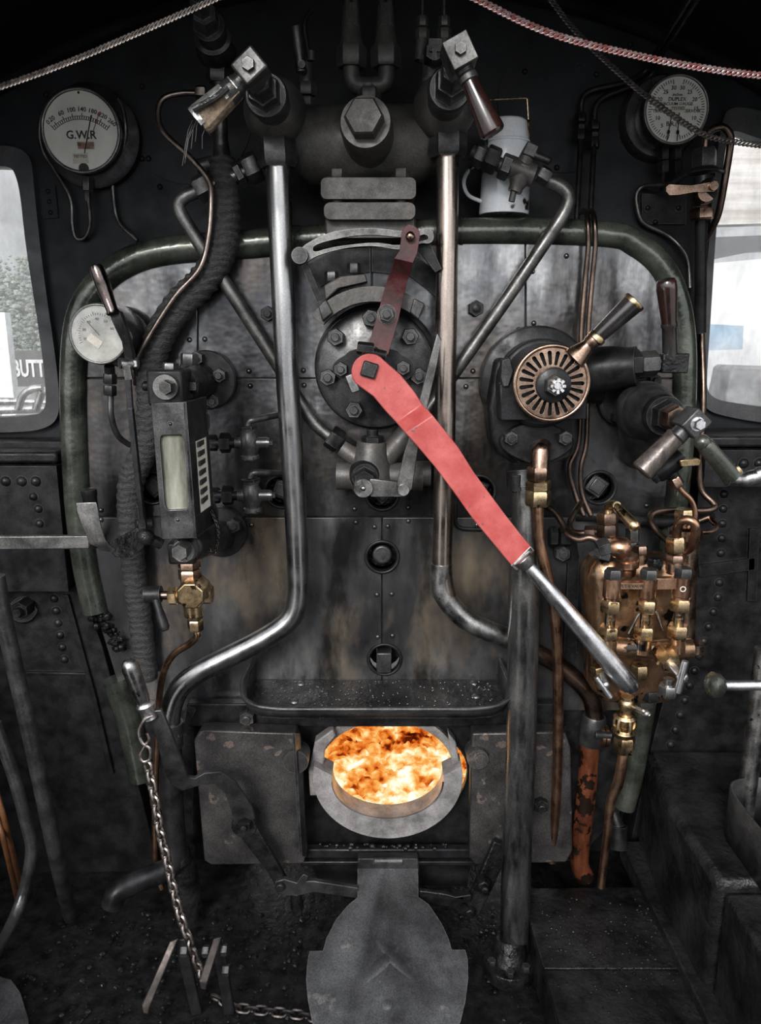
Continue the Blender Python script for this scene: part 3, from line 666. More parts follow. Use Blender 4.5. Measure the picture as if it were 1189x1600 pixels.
m.face(vs[1]); m.face((vs[0][0], vs[0][3], vs[1][3], vs[1][0])); m.face((vs[0][0], vs[0][1], vs[1][1], vs[1][0])); m.face((vs[0][3], vs[0][2], vs[1][2], vs[1][3]))
m.build('casing', iron, wg)
m = MB(); m.ribbon([((318, 640, -.3), (327, 650, -.3)), ((318, 672, -.3), (327, 668, -.3)), ((312, 690, -.3), (318, 688, -.3)), ((324, 780, -.3), (330, 776, -.3)), ((334, 800, -.3), (340, 795, -.3)), ((337, 860, -.3), (343, 858, -.3))], .006); m.build('side_clip', iron, wg, bevel=.001)
m = MB(); m.chain([(331, 800, -.32), (341, 830, -.32), (336, 862, -.31), (325, 858, -.31)], 4.5, 4, 1); m.build('keeper_chain', chaind, wg)
m = MB(); m.lathe((345, 836, -.02), (292, 856, -.36), [(0, 26), (1, 22)], 24); m.box(P(290, 858, -.34), (.06, .08, .05)); m.build('bottom_arm', iron, wg, bevel=.006)
m = MB(); m.ly(286, 862, -.35, -.39, [(0, 20), (.7, 20), (1, 17)]); m.build('bottom_washer', steelw, wg)
m = MB(); m.ny(280, 864, -.38, -.43, 14, stud=0); m.build('bottom_bolt', dull, wg)
m = MB(); m.cyl((222, 836, -.38), (252, 850, -.36), 9); m.ball((228, 838, -.38), 14); m.build('lever_link', oily, wg)
# drain cock under it
dc = thing('drain_cock', (303, 985, -.36), 'brass drain cock with black handle under the water gauge', 'valve')
m = MB(); m.nut((295, 872, -.35), (296, 888, -.35), 18); m.nut((296, 889, -.35), (297, 907, -.35), 18); m.build('union_nut', bronze, dc)
m = MB(); m.cyl((297, 905, -.35), (303, 962, -.35), 15); m.ly(297, 932, -.33, -.4, [(0, 22), (.8, 24), (1, 21)], 8, .39); m.cyl((268, 931, -.35), (320, 931, -.35), 13); m.build('body', brass, dc, bevel=.002)
m = MB(); m.nut((264, 931, -.36), (278, 931, -.36), 15); m.nut((316, 928, -.35), (332, 928, -.35), 17); m.nut((303, 951, -.35), (304, 967, -.35), 13); m.nut((305, 968, -.35), (306, 985, -.35), 12.5); m.build('union_nut', brass, dc)
m = MB(); m.cyl((249, 930, -.36), (266, 930, -.36), 7); m.build('spindle', copperd, dc)
m = MB(); m.cyl((227, 929, -.36), (252, 928, -.36), 13); m.lathe((244, 938, -.37), (258, 985, -.4), [(0, 6), (.3, 6), (.5, 7.5), (.9, 8.5), (1, 6)], 14); m.build('handle', iron, dc)
b = MB(); b.tube([(306, 984, -.35), (308, 994, -.35), (296, 1006, -.34), (272, 1022, -.32), (257, 1048, -.28), (249, 1090, -.2), (246, 1150, -.16), (244, 1200, -.14), (242, 1280, -.12), (244, 1360, -.12), (253, 1388, -.12)], 5.2, sm=7)
piece(b, 'drain_pipe', copper, 'copper drain pipe curving down from the brass drain cock behind the chain', 'pipe')

# try cocks
for i, (y, ln, lab) in enumerate(((692, (398, 662, 436, 648), 'upper of two small grey iron test cocks beside the water gauge'), (774, (402, 752, 440, 740), 'lower of two small grey iron test cocks beside the water gauge'))):
    x = 390 + 4 * i
    t = thing('test_cock', (x, y + 24, -.12), lab, 'valve', 'iron test cocks on the backhead')
    m = MB(); m.lathe((x - 2, y - 22, -.12), (x + 1, y + 24, -.12), [(0, 13), (.1, 13), (.12, 11), (.3, 15), (.7, 15), (.88, 11), (.9, 14), (1, 14)], 24); m.cyl((x - 22, y, -.12), (x + 28, y, -.12), 9); m.cyl((x + 20, y, -.12), (x + 31, y, -.12), 8); m.nut((x + 28, y, -.12), (x + 36, y, -.12), 5); m.build('body', iron_mid, t)
    for px in (0,):
        m = MB(); m.nut((x - 46, y, -.1), (x - 30, y, -.1), 16); m.build('union_nut', iron, t)
        m = MB(); m.nut((x - 64, y, -.09), (x - 50, y, -.09), 13); m.cyl((x - 72, y, -.09), (x - 20, y, -.11), 8); m.build('union_nut', iron, t)
    m = MB(); m.nut((x - 3, y - 27, -.12), (x - 2, y - 20, -.12), 15); m.build('gland_nut', iron, t)
    m = MB(); m.nut((x + 1, y + 20, -.12), (x + 1, y + 27, -.12), 14.5); m.build('lower_nut', iron, t)
    m = MB(); m.tube([(x - 3, y - 22, -.12), (x - 1, y - 34, -.12), (x + 6, y - 36, -.12), (ln[2], ln[3], -.06), (ln[2] + 20, ln[3] - 2, -.03)], 5, fil=12); m.build('pipe', dull, t)

# shelf-like deflector on a flat bar
sp = thing('flap_handle_bar', (60, 860, -.3), 'flat steel bar from the cab side ending in a curved scraped plate', 'bar')
m = MB(); m.ribbon([((-290, 839, -.3), (-290, 863, -.3)), ((-40, 838, -.3), (-40, 860, -.3)), ((140, 837, -.3), (140, 858, -.3))], .012); m.build('bar', dull, sp, bevel=.003)
m = MB(); E0 = [((119, 786, -.36), (150, 785, -.36)), ((120, 798, -.36), (153, 797, -.36)), ((128, 822, -.355), (157, 820, -.355)), ((140, 850, -.35), (164, 843, -.35)), ((160, 860, -.34), (171, 852, -.34)), ((178, 864, -.33), (180, 858, -.33))]
m.ribbon(E0, .004); m.build('scraped_plate', steelw, sp, bevel=.001)
m = MB(); m.ribbon([((166, 850, -.33), (181, 870, -.33)), ((185, 840, -.31), (206, 871, -.31)), ((206, 828, -.29), (224, 856, -.29)), ((216, 822, -.28), (228, 832, -.28))], .006); m.build('black_blade', oily, sp, bevel=.001)
b = MB(); b.lathe((138, 763, -.1), (143, 800, -.1), [(0, 9), (.05, 12), (.3, 12), (.35, 11), (1, 11)], 20)
b.cyl((143, 800, -.1), (150, 850, -.02), 9)
piece(b, 'capped_post', iron, 'short black capped post standing behind the scraped plate on the green edge', 'post')
# ---------------------------------------------------------------- steam fountain across the top
ft = thing('steam_fountain', (575, 345, -.02), 'big cast iron steam fountain across the top of the boiler, with bolted flange below', 'manifold')
ax0, ax1 = P(425, 228, -.03), P(715, 226, -.03)
m = MB(); m.lathe(ax0, ax1, [(0, 40), (.14, 44), (.2, 57), (.8, 57), (.86, 44), (1, 40)], 40); m.build('body', cast, ft)
m = MB(); m.lathe((579, 232, -.03), (571, 190, -.2), [(0, 46), (.5, 40), (.86, 40), (1, 37)], 36); m.build('front_boss', cast, ft)
m = MB(); m.nut((571, 192, -.19), (568, 180, -.235), 31, .52); m.build('boss_plug', cast, ft)
m = MB(); m.plate(rrect(501, 277, 650, 311, 9), -.1, .2); m.build('upper_flange', cast, ft, bevel=.006)
m = MB(); m.plate(rrect(506, 316, 649, 343, 10), -.1, .2); m.build('lower_flange', cast, ft, bevel=.006)
m = MB(); m.cyl((578, 308, -.03), (578, 320, -.03), 36); m.plate([(508, 340), (650, 340), (650, 372), (508, 372)], -.07, .2); m.build('pedestal', cast, ft, bevel=.004)
for x in (527, 626):
    m = MB(); m.nut((x, 280, -.07), (x, 260, -.07), 15); m.cyl((x, 260, -.07), (x, 254, -.07), 12); m.cyl((x, 312, -.07), (x, 318, -.07), 9); m.build('flange_bolt', cast, ft)
# steam valves on the fountain
def steamvalve(name, lab, g, tip, hx0, hx1, nutp):
    t = thing(name, (g[0], nutp[1], -.1), lab, 'valve')
    G = Vector(P(g[0], g[1], -.1)); T = P(tip[0], tip[1], -.45)
    lp = lambda f: G.lerp(T, f)
    m = MB(); m.ball(G, 49, (1, 1, 1), 32, 20); m.lathe(G, lp(.36), [(0, 30), (1, 29)], 32); m.lathe(G, P(nutp[0], nutp[1] - 18, -.1), [(0, 34), (1, 26)], 24); m.build('body', cast, t)
    m = MB(); m.lathe(lp(.34), lp(.42), [(0, 32), (.3, 34), (.8, 34), (1, 31)], 32); m.nut(lp(.4), lp(.56), 27); m.build('bonnet', iron_mid, t)
    m = MB(); m.nut(lp(.54), lp(.74), 22); m.cyl(lp(.7), lp(.86), 15); m.build('gland_nut', iron_mid, t)
    return t, G, T, lp
t, G, T, lp = steamvalve('steam_valve', 'iron steam valve on the fountain with a taped up wooden handle', (430, 174), (390, 104), None, None, (432, 236))
m = MB(); d = (T - G).normalized(); hd = (P(330, 178, -.45) - P(372, 137, -.45)).normalized(); hd = (hd - d * hd.dot(d)).normalized(); R = Matrix((hd, d, hd.cross(d))).transposed()
mm = M(T); m.box(lp(.93), (44 * mm, .07, 40 * mm), R); m.lathe(lp(.93), lp(.93) + hd * 42 * mm, [(0, 16), (1, 14)], 16); m.build('square_boss', dull, t, bevel=.004)
m = MB(); m.lathe(T - d * .02, T + d * .008, [(0, 15), (1, 14)], 20); m.nut(T, T + d * .022, 11); m.build('end_nut', dull, t)
h0 = lp(.93) + hd * 30 * mm; h1 = h0 + hd * 84 * mm
m = MB(); m.lathe(h0, h1, [(0, 13), (.1, 17), (.9, 24), (1, 22)], 18)
for v in m.bm.verts: v.co += Vector([random.uniform(-.0022, .0022) for _ in range(3)])
hnd = m.build('handle', rawwood, t, smooth=25)
m = MB(); q = h0.lerp(h1, .06); m.lathe(q, h0.lerp(h1, 1.02), [(0, 17.5), (.3, 19.5), (.9, 25), (1, 25)], 18)
for f in list(m.bm.faces):
    c = f.calc_center_median(); rel = c - h0; k = rel.dot(hd) / (h1 - h0).length; side = (rel - hd * rel.dot(hd)).normalized().dot(hd.cross(d))
    if k > .2 and side * (1 if hd.cross(d).z < 0 else -1) > .35 + random.uniform(-.25, .25): m.bm.faces.remove(f)
m.build('silver_tape', tapem, hnd, smooth=25)
m = MB(); m.lathe(h0.lerp(h1, -.02), h0.lerp(h1, .28), [(0, 16), (.5, 18.6), (1, 19.6)], 18); a = h0.lerp(h1, .2); m.sweep(spline([a + d * .03, h0.lerp(h1, .5) + d * .036, h0.lerp(h1, .95) + d * .038 + hd.cross(d) * .012], 6), .006, 8); m.build('black_tape', tapeb, hnd, smooth=25)
m = MB(); e = h1
for k in range(7):
    o_ = Vector([random.uniform(-.02, .02), random.uniform(-.02, 0), random.uniform(-.02, .01)]); m.sweep([e + o_, e + o_ + hd * .012 + Vector((0, 0, -.01)), e + o_ * 1.3 + hd * .018 + Vector((0, 0, -.02 - .03 * random.random()))], .0006, 4)
m.build('loose_threads', dull, hnd)
t2, G, T, lp = steamvalve('steam_valve', 'iron steam valve on the fountain with a glossy red brown handle pointing down', (694, 170), (718, 82), None, None, (699, 225))
m = MB(); d = (T - G).normalized(); hd = (P(760, 195, -.45) - P(724, 115, -.45)).normalized(); hd = (hd - d * hd.dot(d)).normalized(); R = Matrix((hd, d, hd.cross(d))).transposed(); mm = M(T)
m.box(lp(.94), (44 * mm, .07, 42 * mm), R); m.lathe(lp(.94), lp(.94) + hd * 40 * mm, [(0, 15), (.7, 14), (.75, 16), (1, 16)], 16); m.build('square_boss', dull, t2, bevel=.004)
m = MB(); m.lathe(T - d * .02, T + d * .008, [(0, 13), (1, 12.5)], 20); m.nut(T, T + d * .024, 10); m.build('end_nut', dull, t2)
h0 = lp(.94) + hd * 36 * mm
m = MB(); m.lathe(h0, h0 + hd * 92 * mm, [(0, 12), (.05, 13), (.9, 20), (.96, 20), (1, 17)], 28); m.build('handle', wood, t2)
# big steel delivery pipes
pl = thing('injector_pipe', (272, 1400, -.1), 'bright steel pipe from taped valve, bending at knee height towards the firedoor', 'pipe', 'large steel pipes down the backhead')
m = MB(); m.tube([(434, 250, -.1), (437, 330, -.1), (447, 560, -.1), (462, 800, -.1), (468, 955, -.1), (430, 990, -.11), (285, 1062, -.13), (264, 1110, -.13), (266, 1160, -.13)], 17.5, fil=52, n=24); m.build('pipe', pipe, pl)
m = MB(); m.nut((431, 216, -.1), (434, 262, -.1), 31, 0); m.build('union_nut', iron_mid, pl)
m = MB(); m.tube([(266, 1150, -.13), (270, 1270, -.13), (276, 1340, -.14), (262, 1360, -.16), (205, 1380, -.2), (180, 1395, -.22), (176, 1412, -.22)], 17, fil=35, n=20); m.build('lower_pipe', iron, pl)
m = MB(); m.cyl((272, 1325, -.13), (278, 1345, -.13), 22); m.cyl((282, 1330, -.1), (298, 1450, -.1), 22); m.build('collar', oily, pl)
m = MB(); m.cyl((265, 1128, -.13), (266, 1165, -.13), 20); m.ribbon([((276, 1140, -.15), (280, 1152, -.15)), ((288, 1128, -.12), (290, 1146, -.12)), ((292, 1108, -.06), (300, 1120, -.06)), ((296, 1100, -.03), (310, 1104, -.03))], .01); m.build('clip', iron_mid, pl)
pr = thing('injector_pipe', (905, 1370, -.06), 'heat tinted steel pipe from red brown handled valve, ending in a red copper leg', 'pipe', 'large steel pipes down the backhead')
m = MB(); m.tube([(699, 235, -.1), (699, 330, -.1), (695, 700, -.1), (690, 900, -.1), (700, 940, -.1)], 16.5, fil=40, n=24); m.build('upper_pipe', heated, pr)
m = MB(); m.tube([(690, 880, -.1), (692, 925, -.1), (730, 970, -.1), (800, 1000, -.09)], 16.7, sm=8, n=24); m.build('bend', steelw, pr)
m = MB(); m.tube([(780, 990, -.094), (830, 1015, -.08), (880, 1045, -.07), (920, 1085, -.07), (930, 1125, -.07), (930, 1150, -.07)], 14, sm=8, n=20); m.build('lower_pipe', copperd, pr)
m = MB(); m.nut((699, 202, -.1), (699, 246, -.1), 31, 0); m.build('union_nut', iron_mid, pr)
m = MB(); m.lathe((929, 1118, -.07), (922, 1162, -.07), [(0, 17), (.1, 19), (.8, 20), (1, 18)], 20); m.build('sleeve', iron_mid, pr)
m = MB(); m.tube([(922, 1155, -.07), (917, 1230, -.07), (907, 1320, -.06), (906, 1350, -.06), (915, 1372, -.06)], 14.5, sm=6, n=20); m.build('copper_leg', rust, pr)
for dx in (0, 7):
    m = MB(); m.lathe((937 + dx, 1150, -.09), (942 + dx, 1150, -.09), [(0, 17), (1, 17)], 20, up=Vector((0, 0, 1))); m.build('pipe_clip', copper, pr)
m = MB(); m.cyl((930, 1148, -.11), (954, 1149, -.11), 6); m.build('clip_bolt', iron_mid, pr)
# slanting grey pipes
a = thing('ejector_pipe', (530, 690, -.03), 'grey slanting pipe from the fountain behind the bright pipe to the blower valve', 'pipe')
m = MB(); m.tube([(400, 262, -.04), (318, 295, -.05), (284, 308, -.06), (276, 325, -.06), (350, 440, -.05), (440, 580, -.04), (490, 662, -.04), (526, 690, -.05)], 10.5, fil=22, n=16); m.build('pipe', dull, a)
m = MB(); m.nut((405, 258, -.04), (384, 268, -.04), 24); m.cyl((386, 267, -.04), (376, 272, -.04), 12); m.nut((380, 270, -.04), (370, 276, -.04), 20); m.build('union_nut', iron_mid, a)
m = MB(); m.nut((328, 288, -.05), (307, 299, -.05), 21); m.cyl((308, 262, -.03), (332, 256, -.03), 12); m.build('elbow_nut', iron_mid, a)
m = MB(); m.nut((514, 680, -.05), (532, 692, -.05), 19); m.nut((536, 694, -.05), (550, 703, -.05), 15); m.build('lower_nut', iron, a)
a = thing('ejector_pipe', (640, 690, -.03), 'grey slanting pipe from the angled valve beside the enamel can down behind the red lever', 'pipe')
m = MB(); m.tube([(852, 281, -.06), (878, 291, -.06), (891, 308, -.06), (884, 330, -.06), (800, 455, -.05), (705, 590, -.04), (640, 680, -.04), (612, 715, -.05)], 10.5, fil=22, n=16); m.build('pipe', dull, a)
# angled valve by the oil can
v = thing('angle_valve', (800, 310, -.07), 'grey iron angle valve with hexagon unions in front of the white enamel can', 'valve')
m = MB(); m.nut((741, 240, -.06), (757, 248, -.06), 18); m.build('union_nut', iron_mid, v)
m = MB(); m.nut((758, 245, -.07), (778, 254, -.07), 21); m.build('union_nut', iron, v)
m = MB(); m.nut((782, 258, -.07), (797, 264, -.07), 20); m.build('union_nut', iron_mid, v)
m = MB(); m.cyl((738, 238, -.05), (790, 262, -.07), 11); m.cyl((795, 260, -.07), (833, 275, -.07), 17); m.lathe((818, 262, -.07), (804, 300, -.07), [(0, 17), (.6, 15), (.8, 11), (1, 11)], 20); m.cyl((803, 298, -.07), (799, 315, -.07), 5); m.lathe((816, 262, -.07), (830, 232, -.08), [(0, 13), (1, 11)], 16); m.build('body', cast, v)
m = MB(); m.cyl((828, 239, -.08), (860, 252, -.1), 6); m.box(P(828, 236, -.08), (.03, .03, .03), Matrix.Rotation(.4, 3, 'Y')); m.build('handle', iron_mid, v, bevel=.003)
m = MB(); m.nut((842, 270, -.07), (858, 280, -.07), 14); m.build('union_nut', iron_mid, v)
# U shaped lubricator feed on top of the fountain
u = thing('feed_union', (575, 168, -.03), 'cast U shaped pipe union with two large hexagon nuts on top of the fountain', 'union')
m = MB(); m.tube([(549, 95, -.03), (549, 125, -.03), (556, 134, -.03), (575, 135, -.03), (596, 134, -.03), (604, 125, -.03), (604, 92, -.03)], 13, fil=16, n=18); m.cyl((575, 134, -.03), (577, 160, -.03), 15); m.nut((576, 138, -.03), (577, 160, -.03), 19); m.build('body', cast, u)
for x, sl in ((549, 0), (603, -1)):
    m = MB(); m.nut((x, 106, -.03), (x, 72, -.03), 24); m.build('hexagon_nut', cast, u)
    m = MB(); m.lathe((x, 74, -.03), (x - 1, 10, -.02), [(0, 19), (.3, 16), (1, 12)], 20); m.cyl((x - 5, 40, -.04), (x - 7, -30, -.02), 4.5); m.cyl((x + 7, 40, -.04), (x + 5, -30, -.02), 4.5); m.build('feed_pipe', cast, u)
w = thing('whistle_valve', (480, 165, -.03), 'small iron whistle valve with upright lever between taped handle and U union', 'valve')
m = MB(); m.nut((480, 166, -.03), (480, 152, -.03), 12); m.nut((479, 150, -.03), (479, 130, -.03), 16); m.cyl((478, 132, -.03), (477, 100, -.03), 11); m.cyl((486, 95, -.03), (486, 80, -.03), 6); m.build('body', cast, w)
m = MB(); m.lathe((471, 112, -.08), (462, 38, -.09), [(0, 9), (.3, 8), (.8, 8), (.95, 8), (1, 4)], 14); m.cy(471, 100, -.05, -.1, 6); m.build('lever', iron_mid, w)
m = MB(); m.tube([(483, 90, -.03), (478, 60, -.03), (476, 35, -.03), (486, 16, -.02)], 4, sm=5); m.build('spring_wire', iron, w)
w = thing('twin_feed_cock', (676, 140, -.03), 'iron cock with two thin upright pipes behind the red brown handle', 'valve')
m = MB(); m.lathe((672, 140, -.03), (674, 95, -.03), [(0, 18), (.3, 18), (.35, 14), (1, 14)], 20); m.cyl((655, 90, -.03), (697, 88, -.03), 9); m.cyl((656, 95, -.03), (660, 50, -.03), 9); m.cyl((695, 95, -.03), (694, 50, -.03), 9); m.build('body', cast, w)
for x in (660, 694):
    m = MB(); m.nut((x, 62, -.03), (x, 45, -.03), 11); m.nut((x, 42, -.03), (x, 26, -.03), 9); m.build('union_nut', cast, w)
    m = MB(); m.tube([(x, 30, -.03), (x, -20, -.03)], 3.5); m.build('pipe', iron_mid, w)
m = MB(); m.ly(679, 80, -.04, -.09, [(0, 17), (.7, 17), (1, 14)], 6); m.plate(rrect(670, 60, 690, 80, 3), -.1, .02); m.plate([(676, 76), (682, 76), (682, 94), (676, 94)], -.105, .02); m.build('plug_handle', iron_mid, w, bevel=.002)

# enamel oil can standing on the green roll
can = thing('oil_can', (788, 336, .06), 'chipped white enamel oil can with wire bail standing on the green boiler edge', 'can')
zb = P(788, 336, .05)
def cz(py): return P(790, py, .05).z
base = Vector((P(787, 336, .05).x, .05, zb.z)); mm = M(base)
def rev(prof, n=36, off=0):
    k = MB(); prev = None
    tp = Vector((P(794, 188, .05).x, .05, P(794, 188, .05).z)); k.lathe(base, tp, prof, n); return k
m = rev([(0, 38), (.02, 39), (.6, 36.5), (.74, 33.5), (.76, 33)]); m.build('body', enamel, can)
m = rev([(.755, 31), (.76, 35), (.775, 35.5), (.79, 33), (.98, 29), (1, 26)]); m.build('lid', enamel, can)
m = MB(); m.tube([(768, 205, .05), (764, 175, .05), (762, 156, .05), (824, 153, .05), (826, 190, .05), (826, 225, .05)], 1.6, fil=4, n=8); m.tube([(815, 189, .03), (827, 189, .05)], 2.4, n=8); m.build('wire_bail', brass, can)
m = MB(); m.tube([(760, 262, .04), (738, 262, .04), (725, 282, .04), (731, 304, .04), (752, 315, .04)], 3, sm=6, n=8); m.build('handle', enamel, can)

# ---------------------------------------------------------------- regulator
rg = thing('regulator_housing', (587, 672, -.03), 'round bolted regulator cover at the centre of the boiler behind the red lever', 'cover')
m = MB(); m.cy(589, 574, .0, -.035, 97, n=56); m.build('flange', iron, rg)
m = MB(); m.ly(586, 576, -.03, -.06, [(0, 94), (.8, 91), (1, 86)], 56); m.build('cover', iron_mid, rg)
for x, y in [(524, 527), (579, 497), (641, 526), (512, 590), (553, 641), (654, 588), (622, 646)]:
    m = MB(); m.ny(x, y, -.055, -.09, 14, random.random()); m.build('cover_nut', iron_mid, rg)
m = MB()
ov = []
for k in range(40):
    a = 2 * PI * k / 40; X = 66 * math.copysign(abs(math.cos(a)) ** 1.0, math.cos(a)); Y = 33 * math.sin(a) * (1 if abs(math.cos(a)) < .6 else .85); ov.append((584 + X * .98 + Y * .05, 576 + Y))
m.plate(ov, -.1, .05); m.build('gland_flange', iron, rg, bevel=.006)
for x, y in ((532, 577), (630, 575)):
    m = MB(); m.ny(x, y, -.09, -.118, 12); m.build('stud_nut', iron_mid, rg)
m = MB(); m.cy(577, 580, -.08, -.2, 22); m.build('spindle_gland', iron_mid, rg)
# stop sector and slotted guide
st = thing('stop_quadrant', (578, 480, -.06), 'grey curved stop plate with slotted arc guide above the regulator cover', 'quadrant')
def arc_pts(cx, cy, r, a0, a1, n): return [(cx + r * math.cos(math.radians(a0 + (a1 - a0) * k / n)), cy - r * math.sin(math.radians(a0 + (a1 - a0) * k / n))) for k in range(n + 1)]
m = MB(); m.plate(arc_pts(583, 573, 126, 140, 47, 20) + arc_pts(583, 573, 102, 47, 140, 20), -.12, .045); m.build('stop_arc', cast, st, bevel=.003)
for L in ([(497, 478), (509, 467), (520, 489), (504, 503)], [(647, 466), (664, 474), (654, 500), (640, 488)]):
    m = MB(); m.plate(L, -.135, .06); m.build('stop_lug', iron_mid, st, bevel=.003)
m = MB(); m.plate([(506, 446), (530, 432), (571, 428), (574, 440), (530, 450), (508, 470)], -.09, .06); m.build('bracket', cast, st, bevel=.003)
for x, y in ((518, 438), (553, 425)):
    m = MB(); m.nut((x, y + 2, -.07), (x, y - 14, -.07), 11); m.build('bracket_bolt', iron_mid, st)
OUT = [(471, 386), (487, 376), (505, 367), (523, 361), (552, 357), (581, 356), (604, 358), (627, 361), (650, 360), (668, 355), (677, 362), (678, 374), (671, 381), (657, 379), (640, 389), (619, 390), (600, 386), (581, 384), (558, 385), (536, 388), (512, 394), (489, 402), (478, 412), (462, 405)]
SL = [(488, 390), (490, 384), (505, 378), (526, 373), (552, 368), (581, 366), (604, 368), (627, 371), (650, 370), (664, 365), (670, 370), (668, 375), (650, 378), (620, 384), (600, 380), (581, 379), (558, 381), (526, 385), (508, 389), (492, 394)]
m = MB(); m.plate(chaikin(OUT), -.15, .014, [chaikin(SL)]); m.build('slotted_guide', dull, st, bevel=.0015)
m = MB(); m.cy(468, 399, -.12, -.17, 13); m.bar((474, 408, -.14), (500, 470, -.12), 10, 12); m.build('guide_bracket', iron_mid, st)
m = MB(); m.plate([(660, 362), (672, 380), (690, 420), (680, 425), (650, 385)], -.13, .02); m.build('guide_stay', iron, st)
bp = MB(); bp.plate([(476, 415), (520, 392), (578, 386), (578, 424), (520, 436), (500, 448)], -.02, .02); bp.plate([(581, 386), (640, 392), (690, 430), (690, 470), (640, 430), (581, 424)], -.02, .02)
bp.build('backing_plate', iron, st)
# red levers
ln = thing('upper_link_arm', (600, 560, -.2), 'dark red flat upper arm standing up from the regulator to the slotted guide', 'lever')
m = MB()
E0 = []
ctr = P(642, 366, -.19); mm = M(ctr)
for k in range(6):
    a = math.radians(10 + 16 * k); E0.append(((642 - 14.5 * math.sin(a) , 366 - 15.5 * math.cos(a), -.19), (642 + 14.5 * math.sin(a), 366 - 15.5 * math.cos(a) + 2, -.19)))
E0 += [((624, 392, -.19), (652, 396, -.19)), ((616, 404, -.19), (645, 411, -.19)), ((611, 424, -.165), (640, 431, -.165)), ((606, 433, -.16), (636, 440, -.16)), ((590, 490, -.16), (623, 498, -.16)), ((577, 535, -.165), (606, 556, -.165))]
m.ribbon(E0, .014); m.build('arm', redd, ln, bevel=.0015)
m = MB(); m.ball((641, 369, -.2), 7.5, (1, .8, 1), 16, 10); m.build('pin', bronze, ln)
m = MB(); m.ny(604, 491, -.16, -.185, 12.5, .2, .55); m.lathe(P(604, 491, -.16), P(604, 491, -.165), [(0, 15), (1, 15)]); m.build('nut', iron_mid, ln)
m = MB(); m.nut((558, 543, -.19), (584, 546, -.19), 10); m.cyl((566, 548, -.19), (602, 556, -.18), 8); m.build('clamp_bolt', iron, ln)
rl = thing('regulator_lever', (578, 610, -.2), 'long red painted regulator lever with a polished steel grip, slanting across the boiler', 'lever')
cx, cy, R_ = 577.5, 581, 28.5
E1 = []
for k in range(7):   # rounded head, then the blade
    a = math.radians(6 + 14 * k); ux, uy = .62, .785; sx, sy = .785, -.62
    E1.append(((cx - ux * R_ * math.cos(a) - sx * R_ * math.sin(a), cy - uy * R_ * math.cos(a) - sy * R_ * math.sin(a), -.215), (cx - ux * R_ * math.cos(a) + sx * R_ * math.sin(a), cy - uy * R_ * math.cos(a) + sy * R_ * math.sin(a), -.215)))
E1 += [((583, 619, -.215), (626, 586, -.215)), ((603, 643, -.215), (648, 613, -.215)), ((619, 660, -.217), (660, 632, -.217)), ((628, 670, -.235), (669, 641, -.235)), ((634, 677, -.25), (676, 649, -.25)), ((650, 695, -.252), (693, 670, -.252)), ((679, 729, -.255), (716, 699, -.255)), ((709, 769, -.26), (741, 739, -.26)), ((738, 810, -.263), (769, 777, -.263)), ((763, 840, -.266), (792, 808, -.266)), ((786, 868, -.27), (814, 836, -.27)), ((801, 886, -.27), (830, 855, -.27)), ((806, 891, -.27), (834, 862, -.27))]
m = MB(); m.ribbon(E1, .022); m.build('blade', red, rl, bevel=.0025)
m = MB(); m.plate([(577 + 17.5 * math.cos(a) * 1.0, 578 + 17.5 * math.sin(a)) for a in [math.radians(v) for v in (62, 152, 242, 332)]], -.226, .03); m.build('square_spindle', iron_mid, rl, bevel=.004)
m = MB(); m.bar((546, 585, -.2), (556, 612, -.2), 14, 16); m.build('taper_key', steelw, rl, bevel=.002)
m = MB(); m.ribbon([((797, 884, -.2705), (829, 852, -.2705)), ((808, 894, -.2705), (836, 861, -.2705))], .026); m.lathe((815, 872, -.272), (828, 886, -.275), [(0, 17), (.6, 14), (1, 9)], 20); m.build('ferrule', steelw, rl, bevel=.003)
m = MB(); A, B_ = V((822, 880, -.275)), V((993, 1082, -.3)); m.lathe(A, B_, [(0, 8), (.06, 9.5), (.3, 13), (.85, 16.2), (.93, 15.6), (.97, 12), (.99, 7), (1, 0)], 28); m.build('grip', steel, rl)
# connecting rod behind the lever and blower valve
bv = thing('blower_valve', (585, 800, -.05), 'cast iron blower valve with flat crank under the regulator cover', 'valve')
m = MB(); m.lathe((581, 690, -.07), (577, 770, -.07), [(0, 22), (.15, 25), (.4, 30), (.7, 36), (1, 24)], 28); m.cyl((526, 743, -.06), (660, 745, -.06), 22); m.cyl((640, 672, -.05), (600, 718, -.06), 17); m.cyl((535, 700, -.06), (565, 722, -.07), 14); m.cyl((650, 740, -.06), (672, 740, -.06), 20); m.build('body', cast, bv)
m = MB(); m.nut((582, 695, -.07), (582, 681, -.07), 18); m.cyl((582, 682, -.07), (582, 671, -.07), 9); m.build('top_plug', iron, bv)
m = MB(); m.nut((525, 743, -.06), (535, 743, -.06), 17); m.build('side_plug', iron, bv)
m = MB(); m.ly(570, 745, -.07, -.13, [(0, 26), (.7, 24), (1, 20)], 28); m.ny(569, 752, -.1, -.17, 18, stud=0); m.cyl(P(570, 747, -.12), P(569, 750, -.14), 14); m.build('gland_nut', iron, bv)
m = MB(); m.cy(567.5, 763, -.15, -.2, 15); m.rivet(567.5, 763, -.2, 5); m.build('crank_boss', steelw, bv)
m = MB(); m.plate([(578, 748), (624, 753), (636, 756), (640, 766), (634, 776), (622, 776), (578, 776)], -.185, .015); m.build('crank_arm', dull, bv, bevel=.002)
m = MB(); m.plate([(640, 682), (672, 560), (683, 520), (690, 530), (680, 585), (655, 690), (644, 764), (634, 775), (622, 770), (620, 757), (632, 705)], -.196, .01); m.build('connecting_rod', dull, bv, bevel=.002)
m = MB(); m.cy(630.5, 766, -.18, -.205, 9); m.build('pin', steelw, bv)
